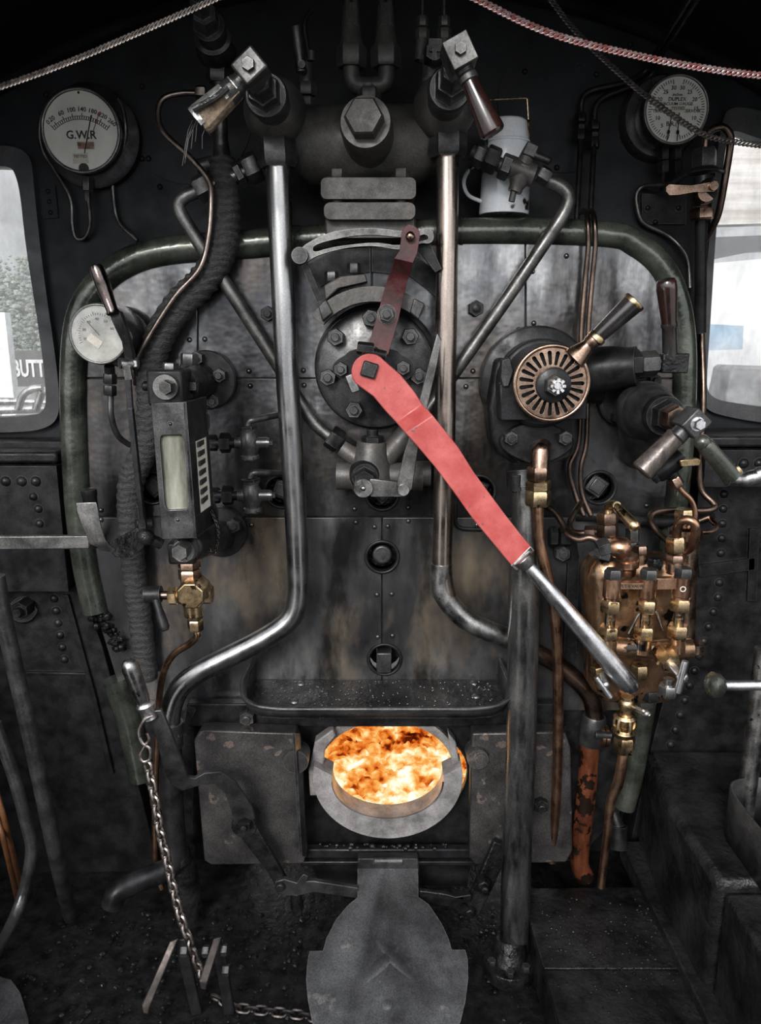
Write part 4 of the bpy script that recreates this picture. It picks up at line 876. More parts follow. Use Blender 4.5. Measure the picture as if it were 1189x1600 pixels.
# ---------------------------------------------------------------- vacuum gauge
vq = thing('vacuum_gauge', (1048, 240, .14), 'white duplex vacuum gauge with two pointers, behind the hanging black chain', 'gauge')
m = MB(); m.ly(1036, 182, YW, YW - .035, [(0, 64), (.8, 62), (1, 58)], 48); m.build('backing_ring', ebony, vq)
def sc3(t, face, f, R, pt):
    for s in (-1, 1):
        for k in range(31):
            a = s * (.2 + (2.72) * k / 30); tick(t, f, a, R * (.72 if k % 5 == 0 else .77), R * .86, R * .02)
        for k, v in enumerate(('30', '25', '20', '15', '10', '5')):
            a = s * (.22 + 2.62 * k / 6); ttext(t, f, v, math.sin(a) * R * .6, math.cos(a) * R * .62, R * .16)
    ttext(t, f, 'inches', 0, .42 * R, R * .12); ttext(t, f, 'DUPLEX', 0, .29 * R, R * .15); ttext(t, f, 'VACUUM GAUGE', 0, .16 * R, R * .125)
    ttext(t, f, 'TRAIN PIPE', -.4 * R, -.04 * R, R * .13); ttext(t, f, 'RESERVOIR', .42 * R, -.04 * R, R * .13); ttext(t, f, 'B.R.(W)', 0, -.4 * R, R * .17)
    l = MB(); l.box(f + Vector((.04 * R, -.0042, .01 * R)), (R * .46, .001, R * .22), Matrix.Rotation(-.12, 3, 'Y')); l.build('sticker', label_, face)
    ttext(t, f + Vector((0, -.001, 0)), 'TESTED', .04 * R, .03 * R, R * .12)
    for x in (-.15, .07):
        nd = MB(); c = f + Vector((x * R, -.006, -.1 * R)); tick(nd, c, PI + (.12 if x < 0 else 0), 0, R * .8, R * .03); tick(nd, c, PI + (.12 if x < 0 else 0), R * .5, R * .6, R * .09); nd.build('needle', ink, face)
dial(vq, 1056, 172, .1, 51, .08, dialglass, ebony, sc3)
for x in (1037, 1057):
    m = MB(); m.nut((x, 232, .14), (x, 250, .14), 9.5); m.nut((x, 252, .14), (x, 270, .14), 9.5); m.cyl((x, 225, .14), (x, 240, .14), 4); m.cyl((x, 268, .14), (x - 1, 300, .16), 4); m.build('union_nut', iron, vq)
# drip valve right of the gauge, with bronze lever
dv = thing('drip_valve', (1096, 345, .05), 'iron valve with small bronze lever beside the window under the vacuum gauge', 'valve')
m = MB(); m.lathe((1099, 276, .05), (1096, 325, .05), [(0, 14), (.5, 16), (1, 15)], 20); m.lathe((1098, 262, .05), (1098, 270, .05), [(0, 18), (.5, 24), (1, 26)], 24); m.cyl((1106, 290, .05), (1105, 302, .0), 15); m.cyl((1096, 320, .06), (1094, 520, .1), 9); m.build('body', iron, dv)
m = MB(); m.nut((1100, 262, .05), (1101, 232, .05), 19); m.build('union_nut', iron_mid, dv)
m = MB(); m.nut((1097, 325, .05), (1096, 344, .05), 19); m.build('lower_nut', bronze, dv)
m = MB(); m.plate([(1041, 292), (1046, 288), (1080, 290), (1108, 285), (1120, 283), (1122, 293), (1116, 299), (1084, 300), (1062, 304), (1046, 305), (1041, 299)], -.01, .014); m.cy(1116, 290, .03, -.02, 7); m.build('lever', bronze, dv, bevel=.003)
m = MB(); m.ly(1105, 300, .04, .0, [(0, 18), (.8, 17), (1, 14)], 24); m.build('lever_boss', bronze, dv)
b = MB(); b.tube([(1102, 232, .05), (1104, 215, .05), (1113, 202, .05), (1130, 199, .05), (1141, 212, .05), (1140, 235, .06), (1131, 290, .07), (1122, 335, .09), (1108, 365, .12), (1094, 390, .15), (1090, 430, .17)], 5.5, sm=7)
piece(b, 'valve_pipe', copperd, 'dark copper pipe arching over from the bronze levered valve past the window edge', 'pipe')
b = MB(); b.tube([(1130, 268, .04), (1110, 263, .04), (1075, 272, .06), (1045, 288, .12), (1010, 290, .17), (996, 300, .18), (995, 320, .18), (1005, 348, .18), (1040, 366, .18), (1062, 385, .17), (1075, 410, .17), (1078, 450, .16)], 3.6, sm=7)
piece(b, 'gauge_pipe', dull, 'thin pipe under the vacuum gauge curling down behind the green boiler edge', 'pipe')
m = MB(); m.plate([(1003, 303), (1072, 303), (1072, 350), (1003, 350)], YW - .012, .012)
for q in ((1012, 325), (1060, 325), (1024, 347)): m.rivet(*q, YW - .012, 5)
piece(m, 'bracket_plate', iron, 'flat dark riveted plate on the cab front below the vacuum gauge', 'plate')
# pipes going up behind the third chain
for dx, lab in ((0, 'outer of two thin dark pipes rising past the vacuum gauge to the roof'), (1, 'inner of two thin dark pipes rising past the vacuum gauge to the roof')):
    t = thing('roof_pipe', ((905 + 22 * dx), 335, .12), lab, 'pipe', 'paired pipes up the cab front')
    o = 12 * dx; x = 907 + 21 * dx
    m = MB(); m.tube([(x - 6, 345, .1), (x, 225, .15), (x + 1, 180 + o, .17), (x + 3, 155 + o, .17), (x + 18, 141 + o * .8, .17), (980 + o, 128 + o * .4, .17), (1012 + o * .8, 108 + o * .4, .17), (1026 + o * .8, 80, .1), (1050 + o, 40, -.05), (1082 + o, -10, -.22)], 4.6, sm=6); m.build('pipe', iron, t)
    m = MB(); m.nut((x, 178 + o, .165), (x, 192 + o, .16), 9.5); m.nut((x, 195 + o, .16), (x, 203 + o, .16), 8); m.nut((x - 1, 205 + o, .16), (x - 1, 220 + o, .155), 9.5); m.build('union_nut', iron, t)
# chains on this side
b = MB(); b.chain([(600, -75, -.5), (735, -6, -.5), (860, 52, -.5), (1000, 88, -.5), (1110, 108, -.5), (1200, 119, -.5), (1380, 135, -.5)], 8, 5.4, 1.5, curb=.55, L=1.75)
piece(b, 'hanging_chain', chainr, 'reddish curb chain slung across the top over the vacuum gauge', 'chain')
b = MB(); b.chain([(800, -85, -.3), (855, -8, -.3), (905, 55, -.3), (985, 130, -.3), (1030, 165, -.3), (1078, 198, -.3), (1110, 214, -.3), (1150, 222, -.3), (1200, 228, -.3), (1340, 240, -.3)], 6.6, 4.6, 1.3, curb=.55, L=1.75)
piece(b, 'hanging_chain', chaind, 'darker curb chain hanging steeply across the vacuum gauge dial', 'chain')
# copper pair down the sheets
for k, lab in ((0, 'left strand of the copper pipe pair running down over the green roll'), (1, 'right strand of the copper pipe pair running down over the green roll')):
    o = 11 * k; m = MB()
    m.tube([(907 + o, 332, .1), (914 + o, 330, .02), (918 + o, 345, -.03), (919 + o, 385, -.035), (914 + o, 440, -.03), (908 + o, 520, -.03), (907 + o, 600, -.03), (904 + o * 1.1, 690, -.03), (890 + o * 1.6, 730, -.03), (898 + o, 770, -.03), (912 + o, 805, -.04)], 3.9, sm=6)
    piece(m, 'copper_pipe', copperd, lab, 'pipe', 'copper pipe pair')
# ---------------------------------------------------------------- vacuum brake valve with slotted bronze wheel
bk = thing('brake_valve', (835, 730, -.1), 'vacuum brake valve with round slotted bronze plate and brass ringed black handle', 'valve')
m = MB(); m.cy(838, 598, 0, -.05, 86, n=48); m.build('back_flange', iron, bk)
m = MB(); m.plate([(776, 560), (905, 560), (905, 690), (898, 712), (878, 722), (800, 724), (778, 708), (768, 690), (762, 640)], -.1, .1); m.build('housing', iron, bk, bevel=.012, seg=3)
m = MB(); m.cy(848, 600, -.09, -.15, 68, n=48); m.plate([(780, 600), (918, 600), (918, 655), (781, 657)], -.17, .06); m.build('valve_body', iron, bk, bevel=.004)
m = MB(); m.plate([(784, 562), (797, 558), (803, 580), (795, 604), (786, 605), (782, 590)], -.18, .03); m.build('side_lug', iron_mid, bk, bevel=.003)
ov = []
for k in range(32):
    a = 2 * PI * k / 32; ov.append((839 + 58 * math.cos(a), 691 + (36 if math.sin(a) > 0 else 34) * math.sin(a) * (1 - .25 * abs(math.cos(a)))))
m = MB(); m.plate(ov, -.125, .03); m.build('oval_flange', iron, bk, bevel=.006)
for x in (799, 884):
    m = MB(); m.ny(x, 685, -.12, -.15, 12, stud=.6); m.build('flange_nut', iron_mid, bk)
# slotted plate
NS = 23; cxp, cyp = 862, 599; slots = []
for k in range(NS):
    a = 2 * PI * (k + .5) / NS - PI / 2 + .07
    if abs((a + PI) % (2 * PI) - PI + PI / 4.2) < .0: continue
    ca, sa = math.cos(a), math.sin(a); pts = []
    for j in range(7): t_ = -PI / 2 + PI * j / 6; pts.append((48 + 3.4 * math.cos(t_), 3.4 * math.sin(t_)))
    for j in range(7): t_ = PI / 2 + PI * j / 6; pts.append((31 + 2.6 * math.cos(t_), 2.6 * math.sin(t_)))
    slots.append([(cxp + u * ca - w_ * sa, cyp + u * sa + w_ * ca) for u, w_ in pts])
m = MB(); m.plate(circ(cxp, cyp, 58.5, 56, 57.5), -.215, .014, slots); m.build('slotted_plate', bronze, bk, bevel=.0012)
m = MB(); f = P(cxp, cyp, -.215); R = 57.5 * M(f)
m.sweep([f + Vector((math.cos(a) * R, .002, math.sin(a) * R)) for a in [2 * PI * i / 64 for i in range(64)]], 3.6 * M(f), 10, closed=True);
m.build('rim', bronze, bk, smooth=60)
m = MB(); m.cy(cxp, cyp, -.14, -.195, 55, n=48); m.build('rotor', iron, bk)
m = MB(); m.ly(866, 602, -.21, -.225, [(0, 29), (.8, 27), (1, 24)], 36); m.build('hub', iron, bk)
m = MB(); m.ny(869, 603, -.22, -.25, 17, stud=0); m.build('hub_nut', iron_mid, bk)
m = MB()
for k in range(8):
    a = 2 * PI * k / 8; c = P(871, 603, -.262) + Vector((math.cos(a) * .013, 0, math.sin(a) * .013)); m.box(c, (.008, .02, .006), Matrix.Rotation(-a, 3, 'Y'))
m.ly(871, 603, -.245, -.262, [(0, 9), (1, 9)], 16); m.ly(871, 603, -.262, -.28, [(0, 6), (.8, 6), (1, 5)], 16); m.build('castle_nut', steel, bk)
m = MB(); m.lathe((897, 560, -.212), (935, 524, -.222), [(0, 20), (.3, 15), (.55, 11), (.6, 11), (.65, 12.5), (.8, 12.5), (1, 12)], 24); m.build('handle_socket', bronze, bk)
m = MB(); m.lathe((928, 532, -.22), (936, 524, -.222), [(0, 12), (.2, 14.5), (.8, 14.5), (1, 13)], 24); m.build('lower_ring', brass, bk)
m = MB(); m.lathe((933, 526, -.222), (990, 473, -.237), [(0, 12), (.1, 13), (1, 17.5)], 28); m.build('handle', ebony, bk)
m = MB(); m.lathe((988, 475, -.237), (994, 469, -.239), [(0, 18), (.5, 18.6), (.9, 17.5), (1, 15)], 28); m.build('end_ring', brass, bk)
# copper elbow and union below
el = thing('copper_feed_pipe', (862, 1340, -.1), 'long copper pipe with bright hexagon unions dropping from the brake valve', 'pipe')
m = MB(); m.lathe((843, 735, -.16), (845, 690, -.15), [(0, 15), (.7, 15), (.85, 12), (.95, 7), (1, 0)], 20); m.cyl((846, 705, -.15), (850, 692, -.1), 13); m.build('elbow', bronze, el)
m = MB(); m.nut((842, 729, -.16), (841, 750, -.16), 18); m.build('union_nut', bronze, el)
m = MB(); m.nut((841, 751, -.16), (841, 766, -.16), 20); m.build('union_nut', brass, el)
m = MB(); m.nut((841, 766, -.16), (840, 790, -.16), 20); m.build('union_nut', brass, el)
m = MB(); m.tube([(840, 785, -.16), (842, 830, -.16), (850, 880, -.16), (862, 930, -.15), (870, 1000, -.14), (872, 1080, -.13), (871, 1180, -.12), (868, 1260, -.1), (862, 1345, -.08)], 8.3, sm=7, n=16); m.build('pipe', copper, el)
# big vertical train pipe
tp = thing('train_pipe', (800, 1500, -.26), 'big worn grey vertical pipe standing on a round bolted floor flange', 'pipe')
m = MB(); m.tube([(818, 740, -.12), (819, 900, -.15), (819, 960, -.16)], 19, n=28); m.build('upper_pipe', blackpipe, tp)
m = MB(); m.tube([(819, 880, -.155), (818, 980, -.16), (814, 1180, -.19), (807, 1350, -.22), (803, 1482, -.25)], 23.5, n=28); m.build('pipe', blackpipe, tp)
m = MB(); m.cyl((817, 736, -.11), (818, 762, -.12), 26); m.cyl((806, 742, -.15), (806, 766, -.15), 8); m.build('clamp_band', iron, tp)
fz = PZ(796, 1490, .055); m = MB()
c0 = Vector((fz.x, fz.y, .0)); m.lathe(c0, c0 + Vector((0, 0, .035)), [(0, 40), (.85, 40), (1, 38)], 36); m.lathe(c0, c0 + Vector((.01, .03, .07)), [(0, 30), (1, 24)], 28); m.build('floor_flange', oily, tp)
for a in (.6, 1.9, 3.4, 4.6, 5.6):
    m = MB(); q = c0 + Vector((math.cos(a) * .05, math.sin(a) * .05, .034)); m.nut(q, q + Vector((0, 0, .014)), 7); m.build('flange_bolt', iron_mid, tp)
# ejector steam cylinder, small valve with upright handle
ej = thing('ejector_valve', (1045, 585, -.08), 'horizontal black ejector body ending in block with upright dark wooden handle', 'valve')
m = MB(); m.lathe((905, 580, -.08), (995, 572, -.14), [(0, 38), (.6, 34), (.85, 30), (1, 30)], 32); m.cyl((900, 600, -.03), (940, 600, -.03), 30); m.build('body', iron, ej)
m = MB(); m.nut((982, 570, -.14), (1000, 569, -.14), 23); m.build('gland_nut', iron, ej)
m = MB(); m.nut((1000, 569, -.14), (1027, 567, -.14), 20); m.build('gland_nut', iron_mid, ej)
m = MB(); m.cyl((1020, 567, -.14), (1040, 567, -.14), 11); m.box(P(1050, 567, -.14), (.062, .05, .046)); m.build('square_block', oily, ej, bevel=.003)
m = MB(); m.lathe((1047, 555, -.15), (1046, 505, -.16), [(0, 11.5), (.85, 11.5), (.9, 13), (1, 13)], 22); m.build('handle_stem', ebony, ej)
m = MB(); m.lathe((1046, 508, -.16), (1041, 437, -.18), [(0, 12.5), (.1, 12), (.8, 16), (.96, 15), (1, 13)], 24); m.build('handle', wood, ej)
# right hand injector steam valve
sv = thing('injector_steam_valve', (985, 705, 0), 'large round black steam valve with worn tubular handle near the window', 'valve')
m = MB(); m.cy(972, 630, 0, -.035, 34); m.plate([(940, 620), (975, 590), (1010, 600), (1010, 680), (975, 680)], -.03, .03); m.build('flange', iron, sv, bevel=.006)
for x, y in ((973, 602), (968, 652), (1025, 595)):
    m = MB(); m.ny(x, y, -.03, -.06, 11); m.build('flange_nut', iron, sv)
g0, g1 = P(1000, 640, -.1), P(1088, 662, -.42); lp = lambda f: g0.lerp(g1, f)
m = MB(); m.ball(lp(.1), 46, (1, 1, 1), 28, 18); m.lathe(lp(.1), lp(.45), [(0, 46), (.4, 42), (.7, 36), (1, 30)], 32); m.lathe(lp(.1), P(1005, 705, -.02), [(0, 40), (1, 38)], 24); m.build('body', iron_mid, sv)
m = MB(); m.lathe(lp(.4), lp(.5), [(0, 31), (.5, 33), (1, 30)], 32); m.nut(lp(.48), lp(.6), 26); m.build('bonnet', iron, sv)
m = MB(); m.nut(lp(.58), lp(.72), 21); m.build('gland_nut', bronze, sv)
m = MB(); d = (g1 - g0).normalized(); hd = (P(1014, 728, -.4) - P(1070, 672, -.4)).normalized(); hd = (hd - d * hd.dot(d)).normalized(); R = Matrix((hd, d, hd.cross(d))).transposed(); mm = M(g1)
m.cyl(lp(.68), lp(.9), 15); m.box(lp(.92), (38 * mm, .06, 34 * mm), R); m.lathe(lp(.92), lp(.92) + hd * 34 * mm, [(0, 13), (1, 15)], 16); m.build('square_boss', iron_mid, sv, bevel=.004)
m = MB(); m.lathe(g1 - d * .02, g1 + d * .006, [(0, 12), (1, 11)], 20); m.nut(g1, g1 + d * .022, 9); m.build('end_nut', steel, sv)
h0 = lp(.9) + hd * 28 * mm; m = MB(); m.lathe(h0, h0 + hd * 80 * mm, [(0, 14), (.05, 17), (.1, 15.5), (.9, 18.5), (.97, 18.5), (1, 16)], 26); m.build('handle', grip, sv)
# small cock behind its handle
sk = thing('drain_cock', (1050, 760, -.2), 'small black cock with flat brass lever behind the worn tubular handle', 'valve')
m = MB(); m.lathe((1026, 745, -.2), (1066, 712, -.2), [(0, 10), (.1, 13), (.7, 15), (1, 12)], 20); m.cyl((1048, 735, -.2), (1056, 752, -.2), 9); m.nut((1020, 750, -.2), (1028, 743, -.2), 9); m.build('body', iron, sk)
m = MB(); m.plate([(1062, 719), (1090, 716), (1096, 720), (1094, 727), (1064, 729)], -.24, .012); m.build('lever', brass, sk, bevel=.002)
m = MB(); m.nut((1052, 746, -.2), (1060, 760, -.2), 11); m.build('union_nut', bronze, sk)
b = MB(); b.tube([(1058, 758, -.2), (1066, 768, -.2), (1080, 782, -.2), (1086, 800, -.2), (1084, 815, -.2), (1074, 825, -.2)], 4.4, sm=6); piece(b, 'drain_pipe', copper, 'short copper pipe from the brass levered cock down to the lubricator', 'pipe')
b = MB(); b.tube([(1091, 430, .165), (1096, 520, .15), (1099, 620, .1), (1096, 690, .05), (1093, 740, 0), (1098, 768, -.03), (1114, 785, -.05), (1117, 793, -.06), (1100, 798, -.07), (1060, 797, -.08), (1024, 800, -.1), (1016, 812, -.12), (1028, 832, -.15), (1044, 846, -.18)], 5, sm=6); piece(b, 'lubricator_pipe', copperd, 'dark pipe hooking round behind the hexagon capped column of the lubricator', 'pipe')
b = MB(); b.tube([(1090, 814, -.04), (1108, 808, -.03), (1113, 815, -.05), (1120, 822, -.08), (1113, 830, -.1), (1090, 832, -.12)], 4, sm=6); piece(b, 'lubricator_pipe', bronze, 'small copper hook pipe sticking out beside the lubricator towards the rivets', 'pipe')
b = MB(); b.tube([(900, 806, .0), (950, 806, -.03), (1020, 815, -.03), (1080, 812, -.02), (1110, 806, .03)], 9, sm=6); piece(b, 'feed_pipe', iron, 'thick black horizontal pipe running behind the top of the lubricator', 'pipe')
# reverser crank handle
rv = thing('reverser_handle', (1170, 760, -.5), 'dark green cranked handle with lumpy silver arm at the edge below the window', 'handle')
m = MB(); m.lathe((1097, 690, -.52), (1143, 744, -.5), [(0, 8), (.04, 11), (.12, 13.5), (.5, 13.5), (.9, 14.5), (1, 16)], 24); m.ball((1097, 691, -.52), 12.5); m.build('grip', olive, rv)
m = MB(); m.lathe((1133, 749, -.5), (1154, 732, -.5), [(0, 10), (.3, 12), (.7, 12), (1, 10)], 20); m.build('collar', brass, rv)
m = MB(); m.tube([(1136, 748, -.5), (1160, 750, -.5), (1180, 745, -.5), (1240, 738, -.5), Vector((1.35, -.5, P(1240, 738, -.5).z))], [13, 11, 12, 12, 12], n=16, sm=4); m.build('arm', steelw, rv)
# rod handle with round knob
kn = thing('knob_rod', (1150, 1080, -.5), 'bright steel rod with a worn domed knob sticking in past the lubricator', 'handle')
m = MB(); m.lathe((1104, 1070, -.5), (1132, 1071, -.5), [(0, 10), (.12, 17), (.35, 21), (.7, 19), (.95, 12), (1, 9)], 28); m.build('knob', olive, kn)
m = MB(); m.cyl((1128, 1071, -.5), Vector((1.355, -.5, P(1260, 1069, -.5).z)), 8); m.build('rod', steel, kn)
# ---------------------------------------------------------------- hydrostatic lubricator
lu = thing('lubricator', (1000, 1080, -.2), 'oily copper and brass sight feed lubricator with three small glass feeds', 'lubricator')
m = MB(); A, B_ = V((985, 1072, -.14)), V((992, 872, -.14))
# oval barrel
def barrel(k, cx0, cy0, cx1, cy1, y, rx, ry, prof, n=40):
    a, c = P(cx0, cy0, y), P(cx1, cy1, y); mm = M(a.lerp(c, .5)); prev = None
    for f, s in prof:
        o = a.lerp(c, f); cur = []
        for i in range(n):
            t = 2 * PI * i / n; X = math.copysign(abs(math.cos(t)) ** .7, math.cos(t)); Y = math.copysign(abs(math.sin(t)) ** .7, math.sin(t))
            cur.append(k.bm.verts.new(o + Vector((X * (rx - (1 - s) * 26) * mm, Y * (ry - (1 - s) * 20) * mm, 0))))
        if prev: k.bridge(prev, cur)
        else: k.face(cur[::-1])
        prev = cur
    k.face(prev); return k
barrel(m, 990, 1085, 985, 868, -.14, 76, 44, [(0, .3), (.05, .7), (.12, 1), (.88, 1), (.95, .82), (1, .45)]); m.build('barrel', lubm, lu)
m = MB(); m.lathe((1066, 1000, -.12), (1072, 826, -.12), [(0, 19), (.9, 20), (.92, 25), (1, 24)], 24); m.build('side_column', bronze, lu)
m = MB(); m.nut((1070, 823, -.12), (1071, 795, -.12), 17); m.build('column_cap', brass, lu)
YS = -.27
cols = [((958, 897), (951, 1000)), ((1014, 897), (1005, 1000)), ((1068, 895), (1058, 996))]
for (tx, ty), (bx, by) in cols:
    f = lambda v: (tx + (bx - tx) * (v - ty) / (by - ty), v, YS)
    m = MB(); m.nut(f(ty + 9), f(ty - 8), 14.5); m.build('feed_cap', iron_mid, lu)
    m = MB(); m.lathe(f(ty + 6), f(ty + 40), [(0, 14), (.85, 14), (.9, 12), (1, 12)], 24); m.build('feed_body', copper, lu)
    m = MB(); m.nut(f(ty + 40), f(ty + 59), 16.5); m.build('upper_nut', brass, lu)
    m = MB(); m.cyl(f(ty + 56), f(ty + 84), 8); m.build('sight_glass', tubeglass, lu)
    m = MB(); m.cyl(f(ty + 72), f(ty + 86), 4); m.build('feed_nozzle', brass, lu)
    m = MB(); m.nut(f(ty + 81), f(ty + 101), 16.5); m.build('lower_nut', brass, lu)
    m = MB(); m.lathe(f(ty + 98), f(ty + 122), [(0, 13), (.5, 13.5), (1, 15)], 24); m.build('feed_base', lubm, lu)
m = MB(); m.plate([(966, 911), (1006, 911), (1006, 921), (966, 921)], YS - .014, .02); m.plate([(1020, 904), (1058, 904), (1058, 921), (1020, 922)], YS - .01, .02); br = m.build('bridge_plate', copper, lu, bevel=.002)
m = MB(); m.text("CYL'S & VALVES", P(986, 916, YS - .0148), .0098, bold=.02); m.build('lettering', ink, br, smooth=0)
m = MB(); m.text('O', P(1067, 921, YS - .0235), .02); m.build('stamped_letter', label_, br, smooth=0)
m = MB(); m.tube([(952, 1010, -.26), (1003, 1014, -.26), (1058, 1014, -.26), (1080, 1013, -.26)], 16, n=20); m.build('lower_manifold', lubm, lu)
m = MB(); m.nut((1078, 1012, -.26), (1096, 1012, -.26), 14); m.build('end_plug', bronze, lu)
# shelf bracket and badges on the barrel face
for x, y, r in ((1025, 1046, 14), (996, 940, 30), (1034, 938, 24)):
    m = MB(); m.cy(x, y, -.18, -.205, r, n=32); m.build('oval_boss', lubm, lu)
m = MB(); m.tube([(982, 990, -.23), (996, 962, -.235), (1004, 952, -.235), (1026, 956, -.235), (1036, 985, -.23)], 2, fil=5, n=8); m.build('wire_stay', steelw, lu)
# front drain cock with T handle
m = MB(); m.nut((1030, 1015, -.27), (1050, 1040, -.34), 17, .3); m.build('cock_body', brass, lu)
m = MB(); m.cyl((1046, 1036, -.33), (1066, 1058, -.38), 6); m.ball((1066, 1058, -.38), 9); m.cyl((1071, 1033, -.385), (1059, 1082, -.385), 5.5, ch=.08); m.build('tee_handle', steel, lu)
m = MB(); m.cyl((1045, 1060, -.28), (1043, 1075, -.28), 8); m.nut((1044, 1070, -.28), (1042, 1088, -.28), 15); m.build('castle_nut', steelw, lu)
# side drain cock
m = MB(); m.nut((934, 1040, -.26), (938, 1060, -.26), 13); m.build('side_cock_body', brass, lu)
m = MB(); m.cyl((941, 1052, -.27), (945, 1070, -.3), 6); m.ball((946, 1070, -.3), 6.5); m.cyl((931, 1058, -.3), (954, 1090, -.31), 4.5, ch=.08); m.build('side_tee_handle', steel, lu)
m = MB(); m.nut((1000, 1038, -.24), (1000, 1058, -.24), 14); m.build('lower_union', brass, lu)
m = MB(); m.nut((1017, 1078, -.2), (1017, 1094, -.2), 14); m.build('bottom_cap', iron, lu)
m = MB(); m.nut((918, 1000, -.2), (930, 1014, -.22), 9); m.build('corner_boss', brass, lu)
# fittings along the top
m = MB(); m.nut((949, 864, -.2), (949, 838, -.2), 17); m.nut((949, 838, -.2), (949, 818, -.2), 17); m.build('filler_body', copperd, lu)
m = MB(); m.nut((949, 817, -.2), (949, 800, -.2), 17); m.build('filler_nut', bronze, lu)
m = MB(); m.tube([(950, 802, -.2), (950, 792, -.2), (956, 787, -.22), (964, 790, -.25)], 6.5, fil=6, n=14); m.lathe((960, 788, -.24), (995, 826, -.3), [(0, 6.5), (.8, 9.5), (.92, 9.5), (1, 6)], 18); m.build('filler_handle', brass, lu)
m = MB(); m.lathe((979, 898, -.22), (979, 866, -.22), [(0, 14), (.3, 15), (.4, 19), (.7, 19), (.72, 16), (1, 17)], 24); m.lathe((952, 852, -.22), (985, 860, -.23), [(0, 11), (.2, 16), (.7, 18), (.9, 14), (1, 6)], 20); m.build('elbow', copper, lu)
m = MB(); m.nut((934, 858, -.22), (952, 852, -.22), 15); m.nut((940, 872, -.21), (944, 860, -.21), 15); m.build('elbow_nut', iron_mid, lu)
m = MB(); m.nut((1056, 862, -.24), (1056, 838, -.24), 15.5); m.build('riser_nut', brass, lu)
m = MB(); m.nut((1054, 880, -.24), (1055, 866, -.24), 14); m.cyl((1053, 895, -.24), (1054, 878, -.24), 13); m.build('riser_body', bronze, lu)
m = MB(); m.tube([(1057, 842, -.24), (1059, 822, -.25), (1067, 813, -.26), (1080, 814, -.27), (1087, 825, -.27), (1084, 845, -.25), (1076, 858, -.22), (1066, 860, -.19)], 7.2, sm=7, n=14); m.build('loop_pipe', copper, lu)
m = MB(); m.nut((988, 846, -.16), (988, 824, -.16), 11); m.nut((988, 858, -.16), (988, 847, -.16), 9); m.build('rear_cap', iron_mid, lu)
m = MB(); m.nut((1001, 866, -.19), (1001, 852, -.19), 11.5); m.cyl((1001, 880, -.19), (1001, 866, -.19), 9); m.build('small_cap', bronze, lu)
m = MB(); m.nut((1024, 888, -.2), (1024, 872, -.2), 12); m.build('dark_cap', oily, lu)
b = MB(); b.tube([(850, 790, -.1), (866, 800, -.12), (880, 820, -.15), (888, 836, -.18), (905, 843, -.2), (922, 840, -.21), (938, 848, -.215)], 5.2, sm=7); piece(b, 'oil_pipe', copperd, 'lower copper pipe curling into the elbow at the top of the lubricator', 'pipe')
b = MB(); b.tube([(908, 785, -.06), (898, 800, -.1), (890, 818, -.13), (894, 830, -.15), (908, 833, -.17), (925, 831, -.18), (936, 831, -.19)], 4.8, sm=7); b.nut((914, 831, -.175), (930, 831, -.185), 10); piece(b, 'oil_pipe', copperd, 'upper copper pipe bent in a hook into the filler body of the lubricator', 'pipe')
# carrying bracket bolted to the boiler on its inner side
m = MB(); m.plate([(868, 838), (900, 838), (905, 870), (900, 1040), (880, 1040), (888, 880), (866, 870)], -.02, .02)
br = piece(m, 'lubricator_bracket', iron, 'black cast bracket bolted to the boiler on the inner side of the lubricator', 'bracket')
for q in ((880, 866),):
    k = MB(); k.ny(880, 866, -.02, -.05, 13); k.build('bracket_nut', iron_mid, br)
k = MB(); k.nut((858, 838, -.04), (870, 838, -.04), 17); k.nut((874, 838, -.04), (890, 838, -.04), 17); k.build('union_nut', iron, br)
# brass cock and pipe below
bc = thing('brass_cock', (975, 1175, -.22), 'small brass caged cock on a copper pipe just under the lever grip', 'valve')
m = MB(); m.ball((979, 1100, -.22), 13); m.cyl((980, 1088, -.22), (978, 1118, -.22), 10); m.lathe((977, 1116, -.22), (975, 1142, -.22), [(0, 15), (.15, 18), (.3, 10), (.7, 10), (.8, 17), (1, 19)], 24); m.lathe((975, 1140, -.22), (975, 1152, -.22), [(0, 18), (.6, 17), (1, 12)], 24)
for k in range(5):
    a = 2 * PI * k / 5; c = P(976, 1130, -.22); m.sweep([c + Vector((math.cos(a) * .021, math.sin(a) * .021, .02)), c + Vector((math.cos(a) * .026, math.sin(a) * .026, 0)), c + Vector((math.cos(a) * .024, math.sin(a) * .024, -.02))], .005, 6)
m.build('body', brass, bc)
m = MB(); m.nut((976, 1150, -.22), (975, 1174, -.22), 17); m.build('union_nut', brass, bc)
m = MB(); m.cyl((990, 1105, -.23), (1006, 1113, -.26), 4.5); m.ball((1010, 1115, -.265), 6); m.cyl((1004, 1110, -.26), (1015, 1118, -.27), 3.5); m.build('lever', steelw, bc)
m = MB(); m.tube([(975, 1170, -.22), (971, 1200, -.22), (965, 1226, -.21), (955, 1250, -.2), (949, 1300, -.19), (943, 1350, -.18), (939, 1386, -.18)], [8.5, 8.5, 8.5, 7.5, 6.5, 6, 6], sm=6, n=14); m.build('pipe', copper, bc)
